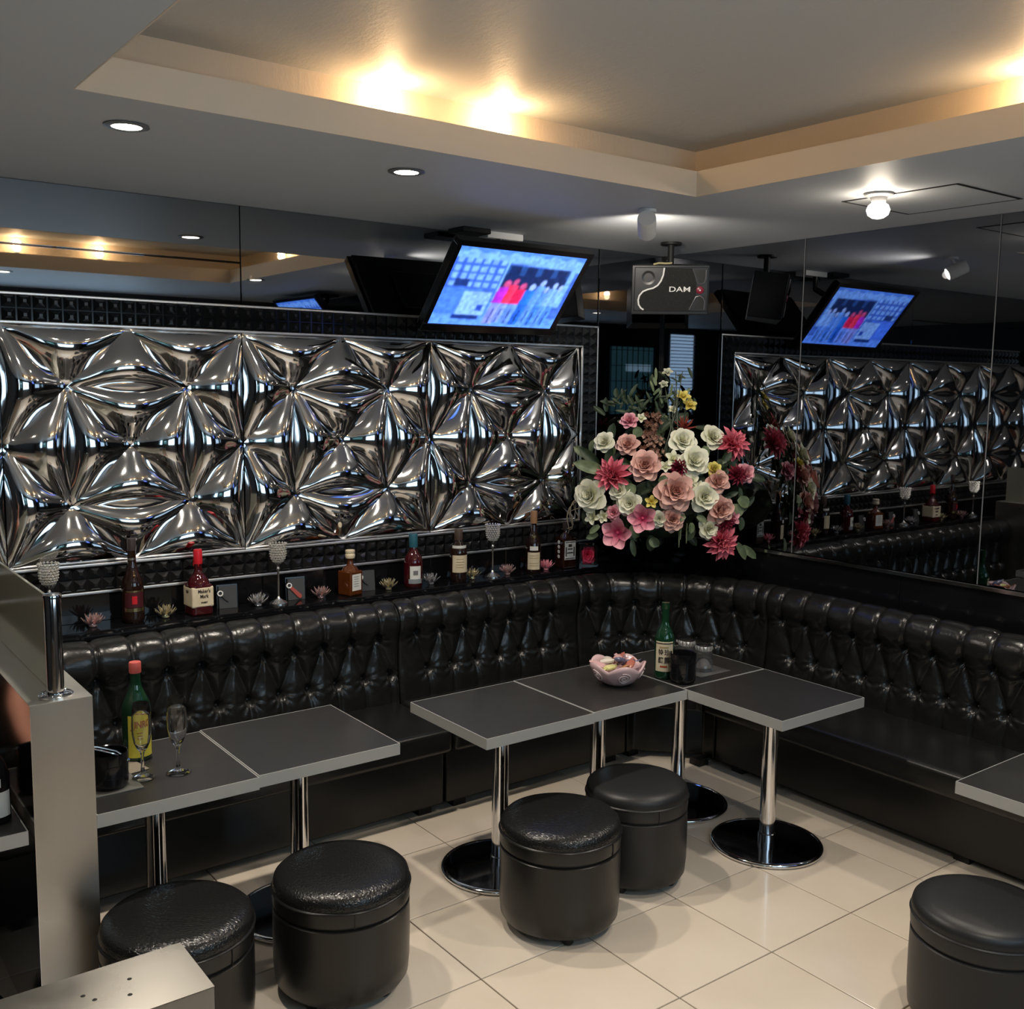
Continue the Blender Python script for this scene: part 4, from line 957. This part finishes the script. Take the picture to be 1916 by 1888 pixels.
FL = [('rose', 1107, 924, 52, CR0, CR1), ('rose', 1176, 936, 40, CR0, CR1), ('rose', 1269, 825, 42, CR0, CR1), ('rose', 1326, 819, 40, CR0, CR1), ('rose', 1288, 860, 48, CR0, CR1), ('rose', 1306, 922, 46, CR0, CR1), ('rose', 1157, 913, 32, CR0, CR1), ('rose', 1130, 831, 34, CR0, CR1), ('rose', 1229, 962, 26, CR0, CR1), ('rose', 1317, 979, 34, CR0, CR1), ('small', 1110, 963, 24, CR0, CR1), ('small', 1130, 961, 20, CR0, CR1), ('small', 1252, 855, 28, CR0, CR1), ('small', 1283, 895, 28, CR0, CR1), ('small', 1238, 869, 20, CR0, CR1), ('small', 1297, 903, 20, CR0, CR1),
      ('dahlia', 1145, 888, 60, DA0, DA1), ('dahlia', 1362, 831, 58, DA0, DA1), ('dahlia', 1341, 1003, 58, DA0, DA1), ('dahlia', 1367, 884, 34, DR0, DR1), ('dahlia', 1262, 871, 32, DR0, DR1), ('dahlia', 1346, 965, 36, DR0, DR1),
      ('peony', 1202, 869, 50, PE0, PE1), ('peony', 1255, 912, 60, PE0, PE1), ('peony', 1171, 833, 36, PE0, PE1), ('peony', 1252, 962, 38, PE0, PE1), ('peony', 1336, 945, 44, PE0, PE1), ('peony', 1331, 895, 38, PE0, PE1),
      ('peony', 1174, 790, 28, PK0, PK1), ('peony', 1148, 953, 24, PK0, PK1), ('peony', 1384, 881, 32, PK0, PK1), ('small', 1360, 960, 26, PK0, PK1),
      ('small', 1272, 744, 24, YE0, YE1), ('small', 1285, 760, 24, YE0, YE1), ('peony', 1325, 874, 26, YE0, YE1), ('small', 1214, 931, 20, YE0, YE1),
      ('spider', 1274, 803, 44, (.20, .02, .01), (.42, .10, .07)), ('small', 1242, 700, 18, (.4, .42, .3), (.6, .6, .45)), ('small', 1236, 722, 16, (.4, .42, .3), (.6, .6, .45)), ('small', 1254, 768, 16, CR0, CR1), ('small', 1196, 785, 18, CR0, CR1)]
fn = {'rose': 'rose', 'peony': 'peony', 'dahlia': 'dahlia', 'spider': 'spider_flower', 'small': 'blossom'}
frng = random.Random(5)
def aim(nrm, roll): return nrm.to_track_quat('Z', 'Y').to_matrix().to_4x4() @ Matrix.Rotation(roll, 4, 'Z')
for kind, px_, py_, d, c0, c1 in FL:
    p, nrm = fpos(px_, py_, .02)
    tall = py_ < 780
    if tall: p = p - fdir * .04
    me = flower_mesh(kind, d * K * (.62 if kind in ('rose', 'peony', 'small') else .58), c0, c1, frng).mesh(fn[kind]); me.transform(Matrix.Translation(p - off) @ aim(nrm, frng.uniform(0, 6)))
    link(fn[kind], me, M_flower, fa, sharp=False)
for px_, py_, d in ((1199, 960, 50), (1156, 988, 54)):       # large open blossoms with single petals
    p, nrm = fpos(px_, py_, .05); Ma = Matrix.Translation(p - off) @ aim(nrm, .6 if d == 50 else .1)
    mb = MB().lathe([(.006, 0), (.008, .006), (.006, .016), (.0004, .020)], 10, Ma, cap1=False, col=(.55, .06, .14)); oc = mb.obj('open_blossom', M_flower, fa)
    for i in range(5):
        vs, fs, ts = petal_grid(d * K * .60, d * K * .50, .30, .22, .7, 6, 5); M = Ma @ Matrix.Rotation(i * 2 * PI / 5, 4, 'Z') @ Matrix.Rotation(-.25, 4, 'Y')
        MB().add([M @ q_ for q_ in vs], fs, [mix((.42, .015, .09), (.90, .46, .52), tt ** 1.1) for tt in ts]).obj('petal', M_flower, oc, sharp=False)
# flower spike of small brown florets
mb = MB(); rr_ = random.Random(9)
for k in range(120):
    py_ = rr_.uniform(776, 856); px_ = 1217 + rr_.gauss(0, 9) + (py_ - 815) * .05; p, nrm = fpos(px_, py_, .0 + rr_.uniform(-.02, .02))
    M = Matrix.Translation(p - off) @ aim(V((rr_.uniform(-1, 1), rr_.uniform(-1, 1), rr_.uniform(-.5, 1))) + nrm * 1.2, 0)
    c = mix(BR0, BR1, rr_.random())
    for i in range(4):
        vs, fs, ts = petal_grid(.018, .014, .3, .2, .2, 2, 2); mb.add([M @ Matrix.Rotation(i * PI / 2, 4, 'Z') @ Matrix.Rotation(-.5, 4, 'Y') @ q_ for q_ in vs], fs, [c] * len(vs))
mb.obj('flower_spike', M_flower, fa, sharp=False)
def leaf(px_, py_, L, W_, direction, m, lift=0.0, droop=-.15):
    p, nrm = fpos(px_, py_, lift)
    a = math.radians(direction); dv = (fx * math.cos(a) + V((0, 0, math.sin(a))) + nrm * .15).normalized(); sd = nrm.cross(dv).normalized(); n2 = dv.cross(sd)
    M = Matrix((dv, sd, n2)).transposed().to_4x4(); M.translation = p - off
    vs, fs, ts = petal_grid(L, W_, .25, droop, .05, 6, 4); MB().add([M @ q_ for q_ in vs], fs).obj('leaf', m, fa, sharp=False)
leaf(1128, 880, .15, .06, 165, M_leafp, .02); leaf(1118, 868, .12, .05, 140, M_leafg, .0); leaf(1125, 893, .12, .05, 195, M_leafg, .0)
leaf(1181, 900, .07, .055, 250, M_leafp, .04); leaf(1367, 934, .07, .07, 270, M_leafp, .02); leaf(1372, 925, .06, .06, 320, M_leafp, .02); leaf(1375, 1010, .09, .04, 300, M_leafp, .0); leaf(1390, 1020, .09, .04, 320, M_leafp, -.02)
leaf(1122, 978, .06, .03, 220, M_leafp, .03); leaf(1120, 995, .06, .03, 200, M_leafp, .02); leaf(1286, 967, .05, .03, 270, M_leafp, .04); leaf(1275, 955, .05, .03, 200, M_leafp, .04); leaf(1296, 955, .05, .03, 330, M_leafp, .04); leaf(1240, 885, .05, .045, 230, M_leafp, .05)
lr = random.Random(4)
for k in range(170):
    px_ = lr.uniform(1095, 1400); py_ = lr.uniform(790, 1020)
    if ((px_ - 1245) / 165) ** 2 + ((py_ - 900) / 112) ** 2 > 1: continue
    leaf(px_, py_, lr.uniform(.05, .09), lr.uniform(.025, .05), lr.uniform(0, 360), M_leafg if lr.random() < .8 else M_leafp, lr.uniform(-.06, .0))
for k in range(46):
    a = lr.uniform(0, 1); px_ = 1245 + lr.gauss(0, 22); py_ = 700 + 100 * a + lr.uniform(-8, 20)
    leaf(px_, py_, lr.uniform(.035, .07), lr.uniform(.010, .02), lr.uniform(30, 150) if lr.random() < .6 else lr.uniform(0, 360), M_leafg if lr.random() < .6 else M_leafp, -.05)
for k in range(30):
    leaf(1180 + lr.gauss(0, 34), 770 + lr.gauss(0, 16), lr.uniform(.04, .08), lr.uniform(.015, .03), lr.uniform(0, 180), M_leafg, -.07)
for k in range(9):
    p0, _ = fpos(1245 + lr.uniform(-12, 25), 840, -.02); p1, _ = fpos(1240 + lr.uniform(-35, 45), lr.uniform(690, 760), -.05)
    MB().tube([p0 - off, (p0 + p1) / 2 - off + V((lr.uniform(-.02, .02), lr.uniform(-.02, .02), 0)), p1 - off], .0022, 5).obj('stem', M_leafg, fa)
for k in range(5):                                   # pale curly twigs at the left
    pts = []
    ph = lr.uniform(0, 6)
    for i in range(16):
        q_ = i / 15; p, _ = fpos(1098 - 26 * q_ - 6 * k * q_ + 9 * math.sin(q_ * 9 + ph), 905 + q_ * (70 + 10 * k) + 6 * math.cos(q_ * 8 + ph), .02 - .1 * q_)
        p.y = min(p.y, -.03); pts.append(p - off)
    MB().tube(pts, .0022, 5).obj('curly_twig', M_twig, fa)
for px_, py_ in ((1266, 1000), (1279, 992), (1268, 985)):
    p, _ = fpos(px_, py_, .03); MB().tube([p - off + V((0, 0, .06)), p - off, p - off - V((0, 0, .035))], [.003, .004, .002], 6).obj('hanging_sprig', M_leafp, fa)

# ================================================================== PERSON IN THE NEIGHBOURING BOOTH
def skin(name, vs, es, rad, m, parent, sub=2):
    me = bpy.data.meshes.new(name); me.from_pydata(vs, es, []); me.materials.append(m)
    o = bpy.data.objects.new(name, me); COL.objects.link(o); o.parent = parent
    sm_ = o.modifiers.new('skin', 'SKIN'); sm_.use_smooth_shade = True
    for i, r in enumerate(rad):
        me.skin_vertices[0].data[i].radius = (r, r) if not isinstance(r, tuple) else r
    me.skin_vertices[0].data[0].use_root = True
    q_ = o.modifiers.new('sub', 'SUBSURF'); q_.levels = sub; q_.render_levels = sub
    return o
pr_ = thing('person', 'person in a grey top sitting behind the half wall with one arm by the table', 'person', (-3.80, -.50, .055))
vs = [(0, 0, .44), (0, .03, .58), (0, .05, .76), (0, .05, .90), (0, .04, .99), (0, .03, 1.06), (0, .02, 1.14), (0, .01, 1.22),
      (.16, .03, .90), (.255, -.10, .66), (.265, -.25, .60), (.255, -.33, .585),
      (-.16, .03, .90), (-.23, -.05, .70), (-.16, -.22, .57), (-.10, -.30, .56),
      (.09, -.02, .43), (.10, -.27, .42), (.10, -.28, .05), (.10, -.37, -.018), (-.09, -.02, .43), (-.10, -.27, .42), (-.10, -.28, .05), (-.10, -.37, -.018)]
es = [(0, 1), (1, 2), (2, 3), (3, 4), (4, 5), (5, 6), (6, 7), (3, 8), (8, 9), (9, 10), (10, 11), (3, 12), (12, 13), (13, 14), (14, 15), (0, 16), (16, 17), (17, 18), (18, 19), (0, 20), (20, 21), (21, 22), (22, 23)]
rad = [.11, .115, .12, .11, .05, .055, .085, .06, .05, .040, .030, .024, .05, .04, .03, .024, .085, .06, .042, .035, .085, .06, .042, .035]
# fingers of both hands
for (bi, base, dx) in ((11, V((.255, -.33, .585)), 1), (15, V((-.10, -.30, .56)), -1)):
    for k in range(5):
        i0 = len(vs)
        if k == 4: seq = [(-.022 * dx, .0, .0), (-.038 * dx, -.018, -.006), (-.040 * dx, -.040, -.012)]
        else:
            ln = (.060, .072, .066, .050)[k]; sx_ = (-.018 + .012 * k) * dx
            seq = [(sx_, -.022, .002), (sx_ * 1.15, -.022 - ln * .55, -.002), (sx_ * 1.15, -.022 - ln, -.016)]
        for q_ in seq: vs.append(tuple(base + V(q_))); rad.append(.0092)
        es += [(bi, i0), (i0, i0 + 1), (i0 + 1, i0 + 2)]
skin('body', vs, es, rad, M_skin, pr_)
vs = [(0, 0, .42), (0, .03, .58), (0, .05, .76), (0, .05, .90), (0, .045, .965), (.15, .03, .905), (.205, -.03, .82), (-.15, .03, .905), (-.205, -.01, .80)]
es = [(0, 1), (1, 2), (2, 3), (3, 4), (3, 5), (5, 6), (3, 7), (7, 8)]
o = skin('top', vs, es, [(.15, .14), (.145, .13), (.145, .13), (.12, .11), .062, .068, .062, .068, .062], M_cloth, pr_); o['label'] = 'grey knitted top'
vs = [(0, 0, .42), (.09, -.02, .425), (.10, -.27, .415), (.10, -.28, .08), (-.09, -.02, .425), (-.10, -.27, .415), (-.10, -.28, .08)]
skin('trousers', vs, [(0, 1), (1, 2), (2, 3), (0, 4), (4, 5), (5, 6)], [.12, .095, .075, .06, .095, .075, .06], M_trouser, pr_)
skin('hair', [(0, .055, 1.10), (0, .065, 1.18), (0, .035, 1.255), (0, -.02, 1.25)], [(0, 1), (1, 2), (2, 3)], [.07, .085, .075, .055], M_hair, pr_)
for s in (-1, 1): MB().lathe([(.0005, -.008), (.008, -.003), (.009, .0), (.008, .003), (.0005, .008)], 12, Matrix.Translation((.032 * s, -.066, 1.15)), cap0=False, cap1=False).obj('eye', M_white, pr_)
MB().tube([(0, -.066, 1.155), (0, -.085, 1.128), (0, -.070, 1.118)], [.007, .011, .006], 8).obj('nose', M_skin, pr_); MB().tube([(-.02, -.066, 1.095), (0, -.072, 1.094), (.02, -.066, 1.095)], .005, 6).obj('mouth', M_redtag, pr_)

# ================================================================== BEHIND THE CAMERA (seen in the mirrors)
wn = struct('window_1', B(-5.16, -4.72, YW + .0005, YW + .02, 1.25, 2.33), M_matt)
B(-5.13, -4.75, YW + .02, YW + .022, 1.28, 2.30).obj('pane', M_sky, wn)
slat_me = B(-.20, .20, 0, .018, 0, .002).mesh('slat'); slat_me.materials.append(M_blind)
for k in range(26):
    o = link('slat', slat_me, None, wn, sharp=False); o.location = (-4.94, YW + .03, 1.29 + k * .039); o.rotation_euler = (.5, 0, 0)
w2 = struct('window_2', B(-3.35, -1.25, YW + .0005, YW + .02, 1.18, 2.16), M_matt)  # out of view; widened and tinted to give teal panel highlights and cool fill
for x0 in (-3.32, -2.63, -1.94): B(x0, x0 + .66, YW + .02, YW + .022, 1.21, 2.13).obj('pane', M_sky, w2)
slat_me2 = B(-1.03, 1.03, 0, .020, 0, .002).mesh('slat'); slat_me2.materials.append(M_blind)
for k in range(10):
    o = link('slat', slat_me2, None, w2, sharp=False); o.location = (-2.3, YW + .03, 1.23 + k * .095); o.rotation_euler = (.2, 0, 0)
t = thing('backlit_cabinet', 'teal backlit glass cabinet seen only as a mirror image behind the flowers', 'cabinet', (-4.05, YW + .0005, 1.36))
B(-.36, .36, 0, .12, 0, .80).obj('case', M_matt, t); B(-.33, .33, .12, .124, .03, .77).obj('glow_panel', M_tealglow, t)
B(-.28, .10, .126, .130, .50, .58).obj('lit_sign', M_signglow, t)
for k in range(9): B(-.33 + k * .0815, -.322 + k * .0815, .124, .132, .03, .77).obj('bar', M_matt, t)
for k in range(5): B(-.33, .33, .124, .150, .05 + k * .17, .056 + k * .17).obj('shelf', M_dchrome, t)
